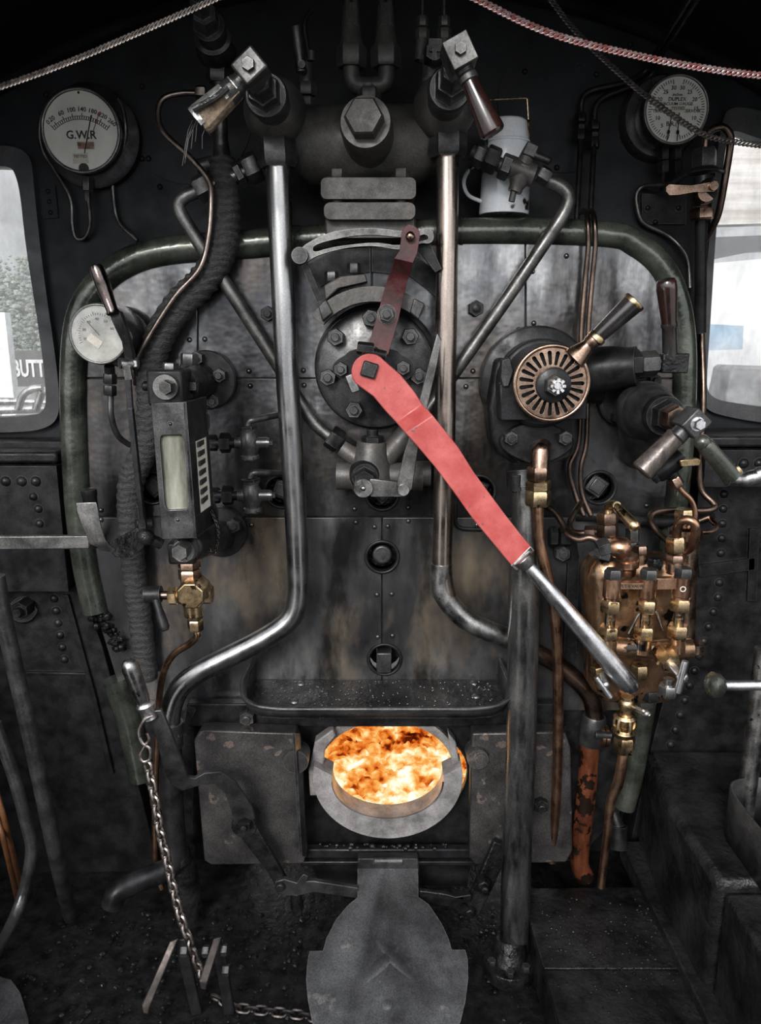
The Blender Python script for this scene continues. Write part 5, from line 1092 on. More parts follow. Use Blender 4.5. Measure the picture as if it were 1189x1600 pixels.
# ---------------------------------------------------------------- fire
fb = thing('firebox', (605, 1290, .3), 'round firebox interior glowing behind the open firehole', 'firebox')
tun = MB(); c = P(608, 1205, .006); rx, rz = 122 * M(c), 86 * M(c); prev = None
for y, s in ((.0, 1), (.03, 1.02), (.04, 1.7), (.95, 1.9)):
    cur = [tun.bm.verts.new(Vector((c.x + rx * s * math.cos(2 * PI * k / 40), y, c.z - (.05 if y > .195 else 0) + rz * s * math.sin(2 * PI * k / 40)))) for k in range(40)]
    if prev: tun.bridge(prev, cur)
    prev = cur
tun.face(prev); tun.build('firebox_lining', ash, fb)
fm = MB(); N = 70; G = []
for j in range(N + 1):
    row = []
    for i in range(N + 1):
        u, v = i / N * 2 - 1, j / N; X = c.x + u * rx * 1.55; y = .03 + .85 * v; z = c.z - rz * (1.05 + .1 * v) + .035 * (math.sin(9 * u + 5 * v) * math.cos(7 * v)) * v + random.uniform(-.009, .009) * (v > .04)
        row.append(fm.bm.verts.new(Vector((X, y, z))))
    G.append(row)
for j in range(N):
    for i in range(N): fm.face((G[j][i], G[j][i + 1], G[j + 1][i + 1], G[j + 1][i]))
for k in range(160):
    u, v = random.uniform(-.9, .9), random.uniform(.08, .95); y = .03 + .85 * v; fm.ball(Vector((c.x + u * rx * 1.4, y, c.z - rz * (1.05 + .1 * v))), random.uniform(6, 16), (1, .8, random.uniform(.6, 1)), 6, 5)
o = piece(fm, 'burning_coals', firem, 'bright orange and white burning coals seen through the open firehole', 'fire', smooth=20); o['kind'] = 'stuff'
# firehole ring and lip
rg_ = thing('firehole_ring', (605, 1310, -.05), 'pale scorched iron collar round the lower half of the firehole', 'ring')
m = MB(); c0 = P(604, 1203, -.02)
def arcpt(rx_, ry_, a, y, cx=605, cy=1205): return P(cx + rx_ * math.cos(a), cy + ry_ * math.sin(a), y)
m = MB(); A0 = [math.radians(v) for v in range(-10, 191, 4)]
outer = [(606 + 117 * math.cos(a), 1214 + 96 * math.sin(a)) for a in A0]; inner = [(606 + 88 * math.cos(a), 1222 + 58 * math.sin(a)) for a in reversed(A0)]
m.plate(outer + inner, -.09, .07); m.build('lower_collar', ash, rg_, bevel=.006)
m = MB(); A1 = [2 * PI * k / 48 for k in range(48)]
m.plate([(603 + 117 * math.cos(a), 1205 + 92 * math.sin(a)) for a in A1], -.025, .03, [[(604 + 104 * math.cos(a), 1201 + 73 * math.sin(a)) for a in A1]]); m.build('ring', ash, rg_, bevel=.004)
m = MB(); prev = None
for rxx, ryy, cyy, y in ((86, 56, 1222, -.088), (90, 60, 1220, -.03), (103, 72, 1202, .01)):
    cur = [m.bm.verts.new(P(605 + rxx * math.cos(a), cyy + ryy * math.sin(a), y)) for a in [math.radians(v) for v in range(0, 181, 4)]]
    if prev:
        for k in range(len(cur) - 1): m.face((prev[k], prev[k + 1], cur[k + 1], cur[k]))
    prev = cur
m.build('scorched_lip', door, rg_, smooth=60)
m = MB(); m.plate([(492, 1160), (520, 1140), (524, 1150), (508, 1170), (504, 1208), (497, 1244), (484, 1244), (482, 1205)], -.06, .04); m.build('side_guard', ash, rg_, bevel=.004)
m = MB(); m.plate([(700, 1145), (712, 1160), (719, 1195), (722, 1235), (718, 1240), (710, 1215), (704, 1180)], -.06, .04); m.build('side_guard', ash, rg_, bevel=.004)
# backhead foot plate behind the doors
b = MB(); b.plate([(302, 1098), (880, 1098), (900, 1345), (300, 1345)], -.008, .008, [circ(*FH[:3], 40, FH[3])]); b.build('door_plate', iron, backhead)
# rail above the doors, and the slide below
rl2 = thing('door_rail', (590, 1135, -.03), 'flat black top rail the sliding firedoors hang from', 'rail')
m = MB(); m.plate([(292, 1100), (880, 1100), (884, 1136), (290, 1136)], -.04, .035); m.build('bar', iron, rl2, bevel=.004)
m = MB(); m.ny(385, 1124, -.04, -.065, 13); m.build('rail_nut', iron_mid, rl2)
sl_ = thing('door_slide', (605, 1345, -.06), 'dirty horizontal slide bar under the firehole carrying both firedoors', 'rail')
m = MB(); m.bar((470, 1330, -.06), (745, 1330, -.06), 16, 14); m.bar((470, 1344, -.05), (745, 1344, -.05), 8, 18); m.build('bar', iron, sl_, bevel=.004)
m = MB()
for k in range(36):
    x = random.uniform(500, 720); m.ball(P(x, 1322 + random.uniform(-3, 4), -.07), random.uniform(1.5, 4.5) * (1 if abs(x - 605) > 60 else 1.2), (1, .8, .7), 6, 5)
m.build('coal_crumbs', oily, sl_, smooth=0)['kind'] = 'stuff'
for q in ([(478, 1338), (559, 1338), (559, 1385), (500, 1380)], [(655, 1338), (740, 1338), (730, 1385), (655, 1385)]):
    m = MB(); m.plate(q, -.03, .02); m.build('skirt_plate', iron, sl_)
# doors
dl = thing('firedoor', (395, 1350, -.08), 'open sliding firedoor plate on the water gauge side of the fire', 'firedoor', 'pair of sliding firedoors')
m = MB(); m.plate([(303, 1158), (312, 1143), (330, 1141), (462, 1146), (469, 1170), (478, 1338), (474, 1350), (330, 1352), (319, 1345)], -.1, .05); m.build('plate', door, dl, bevel=.012, seg=3)
m = MB(); m.cy(462, 1191, -.06, -.115, 20); m.build('lug', door, dl)
m = MB(); m.ribbon([((461, 1146, -.125), (469, 1146, -.1)), ((472, 1338, -.125), (479, 1338, -.1))], .008); m.build('edge_flange', iron_mid, dl)
dr = thing('firedoor', (800, 1350, -.08), 'open sliding firedoor plate behind the big vertical pipe', 'firedoor', 'pair of sliding firedoors')
m = MB(); m.plate([(738, 1146), (860, 1143), (884, 1146), (892, 1170), (895, 1330), (885, 1348), (742, 1352), (733, 1340)], -.1, .05); m.build('plate', door, dr, bevel=.012, seg=3)
m = MB(); m.cy(747, 1187, -.06, -.118, 17); m.cy(752, 1187, -.06, -.125, 9); m.build('lug', door, dr)
m = MB(); m.ny(846, 1262, -.09, -.12, 13); m.build('door_bolt', iron, dr)
# tray above the firehole
tr = thing('warming_tray', (590, 1115, -.15), 'black lipped shelf tray with coal dust right above the open fire', 'tray')
zt = P(590, 1062, 0).z; ya = -.006
def tray_pt(x, y): return Vector((x, y, zt))
xl, xr = P(398, 1062, 0).x, P(780, 1062, 0).x; yf = PZ(590, 1118, zt).y
outl = [(xl, 0), (xl, yf + .09), (xl + .012, yf + .04), (xl + .05, yf + .008), (xl + .1, yf), (xr - .1, yf), (xr - .05, yf + .008), (xr - .012, yf + .04), (xr, yf + .09), (xr, 0)]
m = MB(); m.slab(Vector((0, 0, zt - .006)), ZX, ZY, Vector((0, 0, 1)), [(x, y - .004) for x, y in outl], .006)
for q in ((470, 1068), (460, 1096), (741, 1067), (744, 1088)):
    k = MB(); p = PZ(*q, zt); k.lathe(p, p + Vector((0, 0, .007)), [(0, 7), (.5, 6), (.8, 3.5), (1, 0)], 14); k.build('rivet', dull, tr)
m.build('base', stepm, tr)
m = MB(); hts = [.062, .05, .036, .03, .026, .026, .03, .036, .05, .062]; pa = [Vector((x, y - .004, zt)) for x, y in outl]; cenx = (xl + xr) / 2
ra, rb = [], []
for (x, y), h in zip(outl, hts):
    o_ = Vector((math.copysign(.012, x - cenx) if abs(y) > .0 and (x < xl + .06 or x > xr - .06) else 0, -.012 if y < yf + .05 else 0, h))
    ra.append(m.bm.verts.new(Vector((x, y - .004, zt - .004)))); rb.append(m.bm.verts.new(Vector((x, y - .004, zt)) + o_))
for k in range(len(ra) - 1): m.face((ra[k], ra[k + 1], rb[k + 1], rb[k]))
edge = [v.co.copy() for v in rb]; m.sweep(fillet(edge, .02), .0065, 10)
o_ = m.build('curved_lip', iron_mid, tr, smooth=60); so = o_.modifiers.new('Solid', 'SOLIDIFY'); so.thickness = .006
m = MB()
for k in range(150):
    p = Vector((random.uniform(xl + .03, xr - .03), random.uniform(yf + .02, -.01), zt + .001)); m.ball(p, random.uniform(.6, 1.6), (1, 1, .7), 5, 4)
m.build('coal_grit', iron_mid, tr, smooth=0)['kind'] = 'stuff'
# firedoor handle with chain
fh = thing('firedoor_lever', (380, 1300, -.16), 'cranked firedoor lever with polished steel grip, chained at its collar', 'lever')
m = MB(); m.lathe((199, 1030, -.34), (226, 1101, -.32), [(0, 0), (.02, 7), (.07, 11), (.18, 14), (.8, 12), (1, 9)], 24); m.build('grip', steelw, fh)
m = MB(); m.lathe((226, 1098, -.32), (234, 1122, -.32), [(0, 12), (.15, 15), (.3, 13), (.6, 11), (1, 12)], 20); m.build('collar', steel, fh)
m = MB(); m.ribbon([((227, 1112, -.32), (252, 1110, -.32)), ((243, 1150, -.31), (267, 1145, -.31)), ((256, 1205, -.28), (286, 1195, -.28)), ((268, 1228, -.26), (294, 1216, -.26)), ((284, 1236, -.25), (306, 1217, -.25)), ((318, 1226, -.24), (320, 1208, -.24)), ((337, 1226, -.22), (345, 1206, -.22)), ((352, 1240, -.2), (368, 1222, -.2)), ((362, 1272, -.18), (393, 1260, -.18)), ((366, 1290, -.17), (399, 1280, -.17))], .012); m.build('arm', iron_mid, fh, bevel=.0025)
m = MB(); m.cy(381, 1292, -.11, -.17, 20); m.ny(381, 1293, -.16, -.19, 11, stud=.5); m.build('pivot', oily, fh)
m = MB(); m.ribbon([((372, 1304, -.165), (398, 1288, -.165)), ((420, 1366, -.16), (439, 1360, -.16)), ((434, 1392, -.16), (452, 1385, -.16))], .02); m.cyl((463, 1420, -.14), (463, 1392, -.14), 9); m.cy(437, 1389, -.14, -.19, 7); m.ny(464, 1428, -.1, -.15, 9, stud=0); m.build('lower_arm', oily, fh, bevel=.003)
m = MB(); m.plate([(430, 1378), (444, 1374), (464, 1380), (468, 1372), (474, 1366), (482, 1370), (478, 1378), (490, 1377), (560, 1388), (560, 1404), (490, 1394), (470, 1399), (440, 1399), (430, 1394)], -.175, .015); m.build('link_bar', iron_mid, fh, bevel=.003)
f2 = thing('firedoor_link', (760, 1400, -.16), 'oily linkage arm and forked bar under the firedoor behind the vertical pipe', 'lever')
m = MB(); m.ribbon([((772, 1315, -.14), (798, 1325, -.14)), ((748, 1372, -.15), (772, 1384, -.15)), ((722, 1420, -.16), (748, 1432, -.16))], .02); m.ny(757, 1388, -.14, -.18, 12, stud=.5); m.ny(735, 1430, -.14, -.18, 9, stud=0); m.build('arm', oily, f2, bevel=.003)
m = MB(); m.plate([(655, 1392), (700, 1398), (712, 1402), (736, 1398), (738, 1408), (722, 1412), (738, 1424), (726, 1432), (704, 1418), (655, 1410)], -.175, .015); m.build('forked_bar', oily, f2, bevel=.003)
# chain down to the pedals
b = MB(); cpath = [(232, 1200, -.34), (241, 1245, -.35), (249, 1295, -.36), (260, 1340, -.37), (270, 1385, -.38), (281, 1428, -.39), (293, 1462, -.4), (306, 1500, -.4), (318, 1530, -.4)]
b.chain(cpath, 14.2, 12, 2.7)
b.tube([(238, 1118, -.34), (226, 1124, -.35), (217, 1142, -.35), (222, 1160, -.35), (234, 1170, -.35), (234, 1186, -.35), (224, 1190, -.35), (219, 1180, -.35), (226, 1166, -.35), (233, 1156, -.35), (230, 1146, -.35)], 2.6, sm=6, n=8)
piece(b, 'lever_chain', chainm, 'steel link chain hanging by an S hook from the firedoor lever to the pedals', 'chain')
def floorpts(L): return [PZ(*q, .012) for q in L]
b = MB(); b.chain([PZ(340, 1560, .03), PZ(372, 1574, .012), PZ(420, 1580, .012), PZ(470, 1586, .012), PZ(500, 1592, .012)], 14.5, 12, 2.4); piece(b, 'floor_chain', chaind, 'short length of chain lying on the floor between pedals and flap', 'chain')
# pedals
for k, (lab, A, Bq, U0, U1, bolts) in enumerate((('rusty flat pedal lever under the end of the hanging chain', (270, 1470), (228, 1584), (281, 1466), (296, 1600), ((288, 1486),)), ('rusty flat pedal lever beside the short floor chain', (338, 1466), (318, 1546), (340, 1466), (349, 1600), ((322, 1486), (350, 1484), (353, 1516))))):
    t = thing('pedal', (U1[0], 1590, -.42), lab, 'pedal', 'pair of floor pedals')
    m = MB(); m.ribbon([((A[0] - 5, A[1], -.42), (A[0] + 8, A[1] - 4, -.42)), ((Bq[0] - 7, Bq[1] - 14, -.5), (Bq[0] + 6, Bq[1] - 10, -.5)), ((Bq[0] - 5, Bq[1], -.505), (Bq[0] + 4, Bq[1] + 2, -.505))], .012); m.build('foot_bar', mat('rusty_pedal%d' % k, (.02, .018, .017), (.07, .056, .05), .7, .35, .55, scale=30), t, bevel=.003)
    m = MB(); e = PZ(U1[0] - 3, U1[1] + 40, .002); m.bar(P(U0[0], U0[1], -.4), Vector((e.x, -.42, .002)), 18, 8); m.build('upright', iron, t, bevel=.003)
    for q in bolts:
        m = MB(); m.nut((q[0] - 5, q[1], -.42), (q[0] + 5, q[1], -.42), 9, .2); m.build('bolt', iron_mid, t)
# firehole flap, hinged down onto the floor
fl = thing('firehole_flap', (606, 1345, -.08), 'grey iron firehole flap with shouldered round plate hinged down over the floor', 'flap')
h0 = P(606, 1352, -.1); h1 = PZ(606, 1600, .05); nrm = (h1 - h0).cross(Vector((1, 0, 0))).normalized(); nrm = nrm if nrm.z > 0 else -nrm
ud = (h1 - h0).normalized()
def onflap(px, py):
    d = ray(px, py); t = (h0 - CAM).dot(nrm) / d.dot(nrm); p = CAM + d * t - h0; return (p.x, p.dot(ud))
FO = [(559, 1356), (653, 1356), (654, 1402), (670, 1413), (691, 1444), (702, 1468), (707, 1485), (728, 1485), (732, 1500), (733, 1530), (729, 1566), (722, 1596), (704, 1640), (660, 1680), (606, 1692), (552, 1680), (510, 1640), (490, 1596), (483, 1560), (480, 1530), (482, 1500), (485, 1485), (506, 1485), (511, 1465), (526, 1436), (545, 1413), (559, 1402)]
m = MB(); m.slab(h0, ZX, ud, -nrm, [onflap(*q) for q in FO], .014); m.build('plate', flapm, fl, bevel=.003)
m = MB(); m.plate([(559, 1342), (653, 1342), (655, 1360), (558, 1360)], -.11, .03); m.cyl((584, 1345, -.105), (630, 1345, -.105), 7); m.build('hinge', iron_mid, fl, bevel=.003)
m = MB(); s_ = .004
for a0, a1 in (((565, 1440), (675, 1560)), ((650, 1450), (540, 1565))):
    u0, u1 = onflap(*a0), onflap(*a1); p0 = h0 + ZX * u0[0] + ud * u0[1]; p1 = h0 + ZX * u1[0] + ud * u1[1]; m.sweep([p0.lerp(p1, k / 8) - nrm * (.0365 + .006 * abs(k - 4) / 4) for k in range(9)], .04, 32)
m.build('pressed_rib', flapm, fl, smooth=70)
u = onflap(607, 1570); p = h0 + ZX * u[0] + ud * u[1]; m = MB(); m.lathe(p, p + nrm * .004, [(0, 8), (.7, 7), (1, 4)], 16); m.build('rivet', flapm, fl)
# ---------------------------------------------------------------- sides of the boiler: riveted tank fronts (setting)
def tankfront(nm, s, outline, rows, extra, y=.1):
    m = MB(); m.plate(outline, y, .09)
    for q in rows: m.rivet(*q, y, 7.5)
    for L in extra: m.plate(L, y - .012, .012)
    return tag(m.build(nm, iron, None, bevel=.002), kind='structure')
rl_ = [(74 + (y - 870) * .165 + max(0, y - 1000) * .02, y) for y in range(878, 1045, 19)] + [(60, 775), (62, 797), (66, 818), (68, 840)]
tankfront('trim_3', -1, [(-120, 690), (96, 690), (118, 900), (160, 1010), (235, 1300), (255, 1440), (-120, 1440)], rl_, [[(40, 905), (128, 905), (131, 926), (42, 926)], [(84, 700), (90, 700), (104, 900), (98, 900)], [(98, 930), (106, 930), (150, 1090), (178, 1210), (170, 1210), (142, 1090)], [(40, 1050), (132, 1052), (133, 1056), (40, 1054)]])
rr_ = [(1131 - (y - 770) * .052 - max(0, y - 930) * .27, y) for y in range(772, 1190, 23)]
tankfront('trim_4', 1, [(1096, 700), (1320, 700), (1320, 1440), (960, 1440), (1010, 1200), (1060, 1000), (1085, 850)], rr_, [[(1092, 884), (1180, 872), (1180, 890), (1092, 902)], [(1172, 826), (1186, 826), (1182, 940), (1168, 940)]])
# riveted ledges under the windows
for nm, L, R0, row, lab in (('tank_ledge', -60, 88, [(x, 752) for x in (9, 34, 56)], 'black riveted box ledge under the window with the BUTT sign'), ('tank_ledge', 1104, 1290, [(x, 724) for x in (1135, 1162, 1186)], 'black riveted box ledge under the window beside the dark green crank handle')):
    yy = 728 if L < 0 else 703
    m = MB(); A = P(L, yy, .0); Bq = P(R0, yy, .0); zt_ = A.z
    dz = .35 if L < 0 else .1
    m.box(Vector(((A.x + Bq.x) / 2, .05, zt_ - dz / 2)), (Bq.x - A.x, .1, dz))
    o = thing(nm, Vector(((A.x + Bq.x) / 2, .05, zt_ - dz)), lab, 'ledge', 'tank ledges under the windows'); 
    for q in row: m.rivet(*q, 0, 9)
    for k in range(4):
        f = k / 3; p = Vector((A.x + (Bq.x - A.x) * (.1 + .8 * f), .05, zt_)); m.lathe(p, p + Vector((0, 0, .006)), [(0, 7), (.5, 6), (1, 0)], 10)
    if L < 0:
        for q in ((52, 776), (60, 795), (62, 818)): m.rivet(*q, 0, 7.5)
    m.build('box', iron, o, bevel=.006, seg=3)
    m = MB(); m.box(Vector(((A.x + Bq.x) / 2, .1, zt_ + .02)), (Bq.x - A.x, .18, .03)); m.build('angle_top', iron, o, bevel=.008)
# big studs low on that side
for y, nm in ((885, 'upper of two stud nuts on the dark panel below the steel bar'), (955, 'lower of two stud nuts on the dark panel below the steel bar')):
    x = 22 if y < 900 else 30; m = MB(); m.ny(x, y, .1, .05, 15); m.lathe(P(x + 6, y - 3, .1), P(x + 6, y - 3, .085), [(0, 22), (1, 20)]); piece(m, 'stud_nut', iron, nm, 'nut', 'stud nuts on the dark panel')
# rods leaning at the edge
for nm, lab, pts, r, mt in (('fire_iron', 'thick worn fire iron leaning along the dark side from the steel bar to the floor', [(-6, 900, -.35), (10, 985, -.35), (52, 1170, -.34), (88, 1340, -.28), PZ(110, 1432, .012)], 12, iron_mid),
        ('fire_iron', 'cranked iron rod with a shiny kink at the edge beside the thin copper rods', [(-8, 1130, -.45), (22, 1215, -.45), (42, 1290, -.44), (49, 1330, -.44), (38, 1390, -.44), (20, 1440, -.45), PZ(-12, 1500, .0)], 9, iron_mid),
        ('copper_rod', 'outer of two thin copper rods at the edge behind the cranked iron rod', [(-10, 1220, -.3), (12, 1300, -.3), PZ(36, 1400, .005)], 4, orange),
        ('copper_rod', 'inner of two thin copper rods at the edge behind the cranked iron rod', [(-6, 1270, -.3), (10, 1330, -.3), PZ(28, 1410, .005)], 4, orange)):
    m = MB(); m.tube(pts, r, sm=5, n=14); piece(m, nm, mt, lab, 'rod', 'copper rods at the edge' if nm == 'copper_rod' else None)
# shovel blade corner
m = MB(); q = [PZ(*p, .03) for p in ((-60, 1520), (0, 1525), (18, 1530), (32, 1550), (44, 1590), (52, 1680), (-60, 1700))]
m.slab(Vector((0, 0, .03)), ZX, ZY, Vector((0, 0, -1)), [(p.x, p.y) for p in q], .006); piece(m, 'shovel_blade', flapm, 'rounded corner of a dull grey shovel blade at the bottom corner', 'shovel', bevel=.002)
# ---------------------------------------------------------------- steps and toolbox at the right
st_ = thing('step_block', (980, 1560, 0), 'low coal dusted steel step box on the floor beside the pipe flange', 'step')
zs = .13; L0 = [PZ(*q, zs) for q in ((824, 1425), (842, 1386), (1025, 1386), (1085, 1410), (1200, 1612))]; xb = PZ(824, 1425, zs).x
outl = [(xb, L0[0].y), (xb + .02, L0[0].y + .09), (L0[2].x, L0[2].y), (L0[3].x, L0[3].y), (.93, -.62), (.93, -1.1), (xb + .022, -1.1)]
def slabz(o_, z0, z1, mt, name, par, nb=.006):
    k = MB(); k.slab(Vector((0, 0, z1)), ZX, ZY, Vector((0, 0, -1)), o_, z1 - z0); return k.build(name, mt, par, bevel=nb)
slabz(outl, 0.004, zs - .012, stepm, 'box', st_)
ys = PZ(853, 1514, zs).y
slabz(clip([(a, c) for a, c in outl], (0, -1), -ys - .002), zs - .013, zs, stepm, 'rear_plate', st_, .003)
slabz(clip([(a, c) for a, c in outl], (0, 1), ys - .002), zs - .013, zs, stepm, 'front_plate', st_, .003)
b = MB()
for k in range(420):
    x, y = random.uniform(xb + .03, .85), random.triangular(-.6, -.16, -.3); b.ball(Vector((x, y, zs + .001)), random.uniform(.8, 2.6), (1, 1, .7), 5, 4)
piece(b, 'coal_crumbs', oily, 'fine coal crumbs scattered over the low step box', 'coal', smooth=0)['kind'] = 'stuff'
zb_ = .45
tb = thing('side_bench', (1100, 1400, -.4), 'high black steel bench box along the cab side with a thin walled tray on it', 'bench')
x0 = .755
slabz([(x0 + .03, .06), (1.33, .06), (1.33, -.5), (x0 + .005, -.5), (x0, -.25)], .14, zb_, stepm, 'box', tb, .02)
slabz([(x0 + .02, -.51), (1.33, -.51), (1.33, -1.2), (x0 + .02, -1.2)], .14, zb_ - .02, stepm, 'front_box', tb, .012)
slabz([(x0 - .03, .04), (x0 + .06, .04), (x0 + .03, -.62), (x0 - .02, -.62)], .1, .16, stepm, 'kick_plate', tb, .01)
# tray on the bench
tw = thing('tool_tray', (1160, 1300, -.3), 'thin walled black steel tray standing on the side bench at the edge', 'tray')
z1 = zb_ + .13
a0 = PZ(1133, 1223, z1); a1 = PZ(1195, 1312, z1)
wl = [Vector((a0.x, a0.y, z1)), Vector((a1.x, a1.y, z1))]
m = MB(); pth = [Vector((1.3, a0.y + .03, 0)), Vector((a0.x + .04, a0.y + .02, 0)), Vector((a0.x, a0.y - .02, 0)), Vector((a0.x + .01, a1.y - .5, 0))]; pth = fillet(pth, .05)
fr = [(m.bm.verts.new(Vector((p.x, p.y, zb_ + .001))), m.bm.verts.new(Vector((p.x, p.y, z1)))) for p in pth]
for q0, q1 in zip(fr, fr[1:]): m.face((q0[0], q1[0], q1[1], q0[1]))
o_ = m.build('wall', iron_mid, tw); so = o_.modifiers.new('Solid', 'SOLIDIFY'); so.thickness = .005
po = thing('handrail_post', (1178, 1262, -.28), 'worn grey vertical post rising out of the tool tray at the edge', 'post')
m = MB(); top = P(1186, 1085, -.28); bt = Vector((top.x, top.y, zb_)); m.cyl(top + Vector((0, 0, .12)), bt, 14); m.build('post', steelw, po)
# dark scrap pipe stub in the corner
b = MB(); b.cyl((966, 1290, .0), (966, 1325, -.02), 14); b.cyl((955, 1260, .03), (966, 1292, 0), 10); piece(b, 'pipe_stub', iron, 'short dark pipe stub in the shadows beside the red copper leg', 'pipe')
# coal heap dust on floor near the pedals
b = MB()
for k in range(700):
    x, y = random.uniform(-.95, .4), random.uniform(-.55, -.08)
    if -.22 < x < .26 and y < -.1: continue
    b.ball(Vector((x, y, .003)), random.triangular(.8, 6, 1.2), (1, 1, .7), 5, 4)
piece(b, 'coal_crumbs', oily, 'loose coal crumbs over the dark footplate round the pedals', 'coal', smooth=0)['kind'] = 'stuff'
# ---------------------------------------------------------------- outside
gnd = MB(); gnd.box(Vector((0, 20, -1.2)), (120, 120, .1)); tag(gnd.build('ground', mat('ballast', (.16, .16, .155), (.3, .3, .29), 0, .9, scale=3)), kind='structure')
sign = thing('station_sign', P(40, 600, 7.0), 'dark board lettered BUTT in white beyond the window', 'sign')
m = MB(); m.plate([(-160, 548), (100, 548), (100, 604), (-160, 604)], 7.0, .08); bd_ = m.build('board', mat('sign_board', (.03, .025, .027), (.06, .05, .052), 0, .5), sign)
ss = M(P(45, 575, 7.0)); m = MB(); m.text('BUTT', P(45, 577, 6.985), 36 * ss, Vector((.56, 0, 0)), depth=.02, bold=.03); m.build('lettering', white, bd_, smooth=0)
for x in (-90, 94):
    m = MB(); p = P(x, 604, 7.05); m.box(Vector((p.x, 7.1, (p.z - 1.15) / 2)), (.1, .1, p.z + 1.15)); m.build('leg', framem, sign)
wp = MB(); p = P(4, 520, 6.0); wp.box(Vector((p.x, 6, p.z / 2 - .4)), (22 * M(p), .12, p.z * 1 + 1.2)); piece(wp, 'white_post', white, 'white painted post outside beside the BUTT sign', 'post')
def bush(nm, lab, pts, mt, n=240):
    m = MB()
    for (px, py, y, r) in pts:
        c = P(px, py, y); R = r * M(c)
        for k in range(900):
            d = Vector((random.gauss(0, 1), random.gauss(0, 1), random.gauss(0, 1))).normalized() * R * random.random() ** .4; m.ball(c + d, r * random.uniform(.03, .075), (1, 1, .7), 5, 3)
    x0 = P(*pts[0][:3]); m.cyl(Vector((x0.x, x0.y, -1.15)), x0, 6)
    return piece(m, nm, mt, lab, 'tree', 'trees outside the window', smooth=0)
leaf = mat('grey_leaves', (.13, .15, .12), (.28, .31, .27), 0, .8, scale=2)
bush('tree', 'large grey green tree beyond the window with the BUTT sign', [(40, 470, 14, 70), (-30, 500, 14, 80), (85, 520, 14, 70)], leaf)
bush('tree', 'smaller grey tree beside the white post outside the window', [(-10, 520, 11, 50), (20, 560, 11, 40)], leaf)
b = MB(); b.tube([(-60, 626, 1.5), (40, 628, 1.5), (90, 630, 1.5)], 6); b.tube([(-60, 642, 1.3), (90, 638, 1.3)], 7); b.tube([(28, 640, 1.2), (36, 618, 1.2), (50, 608, 1.2), (66, 606, 1.2)], 6, sm=6); b.cyl((56, 640, 1.2), (66, 612, 1.2), 6)
piece(b, 'outside_handrail', steelw, 'pale handrail pipes just outside the window below the BUTT sign', 'rail')
# other side: canopy, wagon, crates
b = MB(); b.plate([(1090, 160), (1330, 160), (1330, 345), (1090, 352)], 9, .3); piece(b, 'pale_canopy', mat('pale_boards', (.3, .28, .26), (.52, .5, .48), 0, .8, scale=2, stretch=(.2, 1, 4)), 'pale weathered boarded building front high outside the window', 'building')
b = MB(); b.plate([(1080, 372), (1330, 362), (1330, 384), (1180, 392), (1080, 412)], 7, .25); piece(b, 'reflection_strip', framem, 'dark sloping strip imitating reflections in the window glass under the pale boarding', 'reflection')  # solid strip added outside to imitate a dark reflection in the window
b = MB(); b.plate([(1080, 505), (1162, 509), (1160, 546), (1080, 548)], 8, .3); piece(b, 'blue_sign', mat('blue_board', (.1, .2, .3), (.3, .33, .36), 0, .6, scale=1.5), 'blurred blue board outside the window below the dark strip', 'sign')
b = MB(); b.plate([(1143, 577), (1150, 572), (1330, 578), (1330, 1200), (1130, 1200), (1134, 620)], 5, .4); piece(b, 'dark_cabinet', mat('dark_cabinet', (.08, .08, .085), (.2, .2, .2), 0, .6, scale=5), 'dark grey box with rounded corner low outside the window', 'box', bevel=.02)
b = MB(); b.plate([(1060, 416), (1330, 392), (1330, 640), (1060, 640)], 16, .3); piece(b, 'white_wall', mat('pale_render', (.42, .42, .42), (.5, .5, .5), 0, .8, scale=.4), 'white rendered wall far outside the window behind the blue board', 'building')
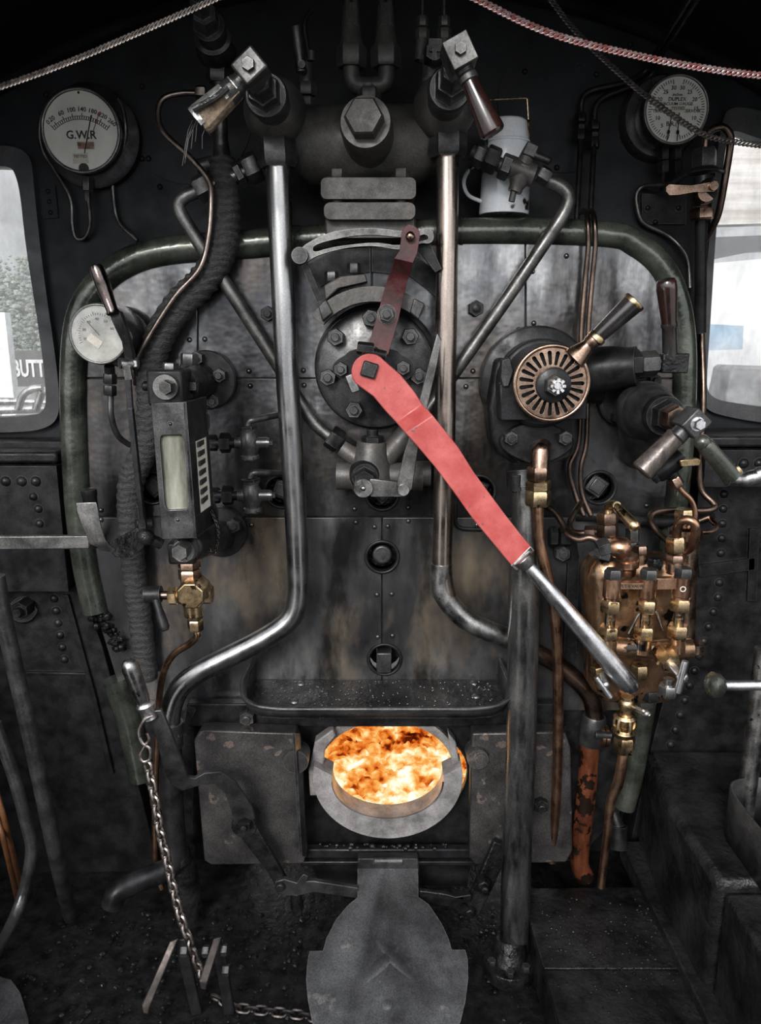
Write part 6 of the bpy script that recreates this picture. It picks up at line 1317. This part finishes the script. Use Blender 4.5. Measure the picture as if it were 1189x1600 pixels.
# ---------------------------------------------------------------- light
w = bpy.data.worlds.new('overcast_sky'); SC.world = w; w.use_nodes = True; t = w.node_tree; n = t.nodes; l = t.links
tcn = n.new('ShaderNodeTexCoord'); sep = n.new('ShaderNodeSeparateXYZ'); l.new(tcn.outputs['Generated'], sep.inputs[0])
up = ramp(t, mathn(t, 'ADD', mathn(t, 'MULTIPLY', sep.outputs['Z'], .5), .5), [(.47, (.16, .155, .15)), (.505, (.62, .64, .66)), (.72, (.85, .87, .9)), (.85, (1.3, 1.35, 1.42)), (1, (1.6, 1.66, 1.75))])
rear = ramp(t, mathn(t, 'ADD', mathn(t, 'MULTIPLY', sep.outputs['Y'], -.5), .5), [(.38, SKYFRONT), (.95, SKYREAR)])
mm_ = n.new('ShaderNodeMix'); mm_.data_type = 'RGBA'; mm_.blend_type = 'MULTIPLY'; mm_.inputs[0].default_value = 1
l.new(up, mm_.inputs[6]); l.new(rear, mm_.inputs[7])
bg = n['Background']; l.new(mm_.outputs[2], bg.inputs[0]); bg.inputs[1].default_value = SKY
# low hazy sun from behind the open cab
sd = bpy.data.lights.new('hazy_sun', 'SUN'); sd.energy = SUNE; sd.angle = math.radians(18); sd.color = (1, .97, .93)
so_ = bpy.data.objects.new('hazy_sun', sd); COL.objects.link(so_); so_.location = (-4, -8, 6); so_.rotation_euler = Vector((.25, .8, -.4)).to_track_quat('-Z', 'Y').to_euler()
fl_ = bpy.data.lights.new('fire_glow', 'POINT'); fl_.energy = 1.6; fl_.color = (1, .45, .12); fl_.shadow_soft_size = .12
fo = bpy.data.objects.new('fire_glow', fl_); COL.objects.link(fo); fo.location = P(605, 1195, .12)
# ---------------------------------------------------------------- camera
cd = bpy.data.cameras.new('camera'); cam = bpy.data.objects.new('camera', cd); COL.objects.link(cam); SC.camera = cam
cam.location = CAM; cam.rotation_euler = (PI / 2 - PITCH, 0, 0); cd.sensor_fit = 'VERTICAL'; cd.sensor_height = 36; cd.lens = 36 * F / H; cd.clip_start = .02; cd.clip_end = 300
vs_ = SC.view_settings; vs_.view_transform = 'Standard'; vs_.look = 'None'; vs_.gamma = 1; vs_.exposure = EXPO; vs_.use_curve_mapping = False
SC.cycles.max_bounces = 6; SC.cycles.diffuse_bounces = 3; SC.cycles.glossy_bounces = 4; SC.cycles.transparent_max_bounces = 12; SC.cycles.sample_clamp_indirect = 4; SC.cycles.caustics_reflective = False
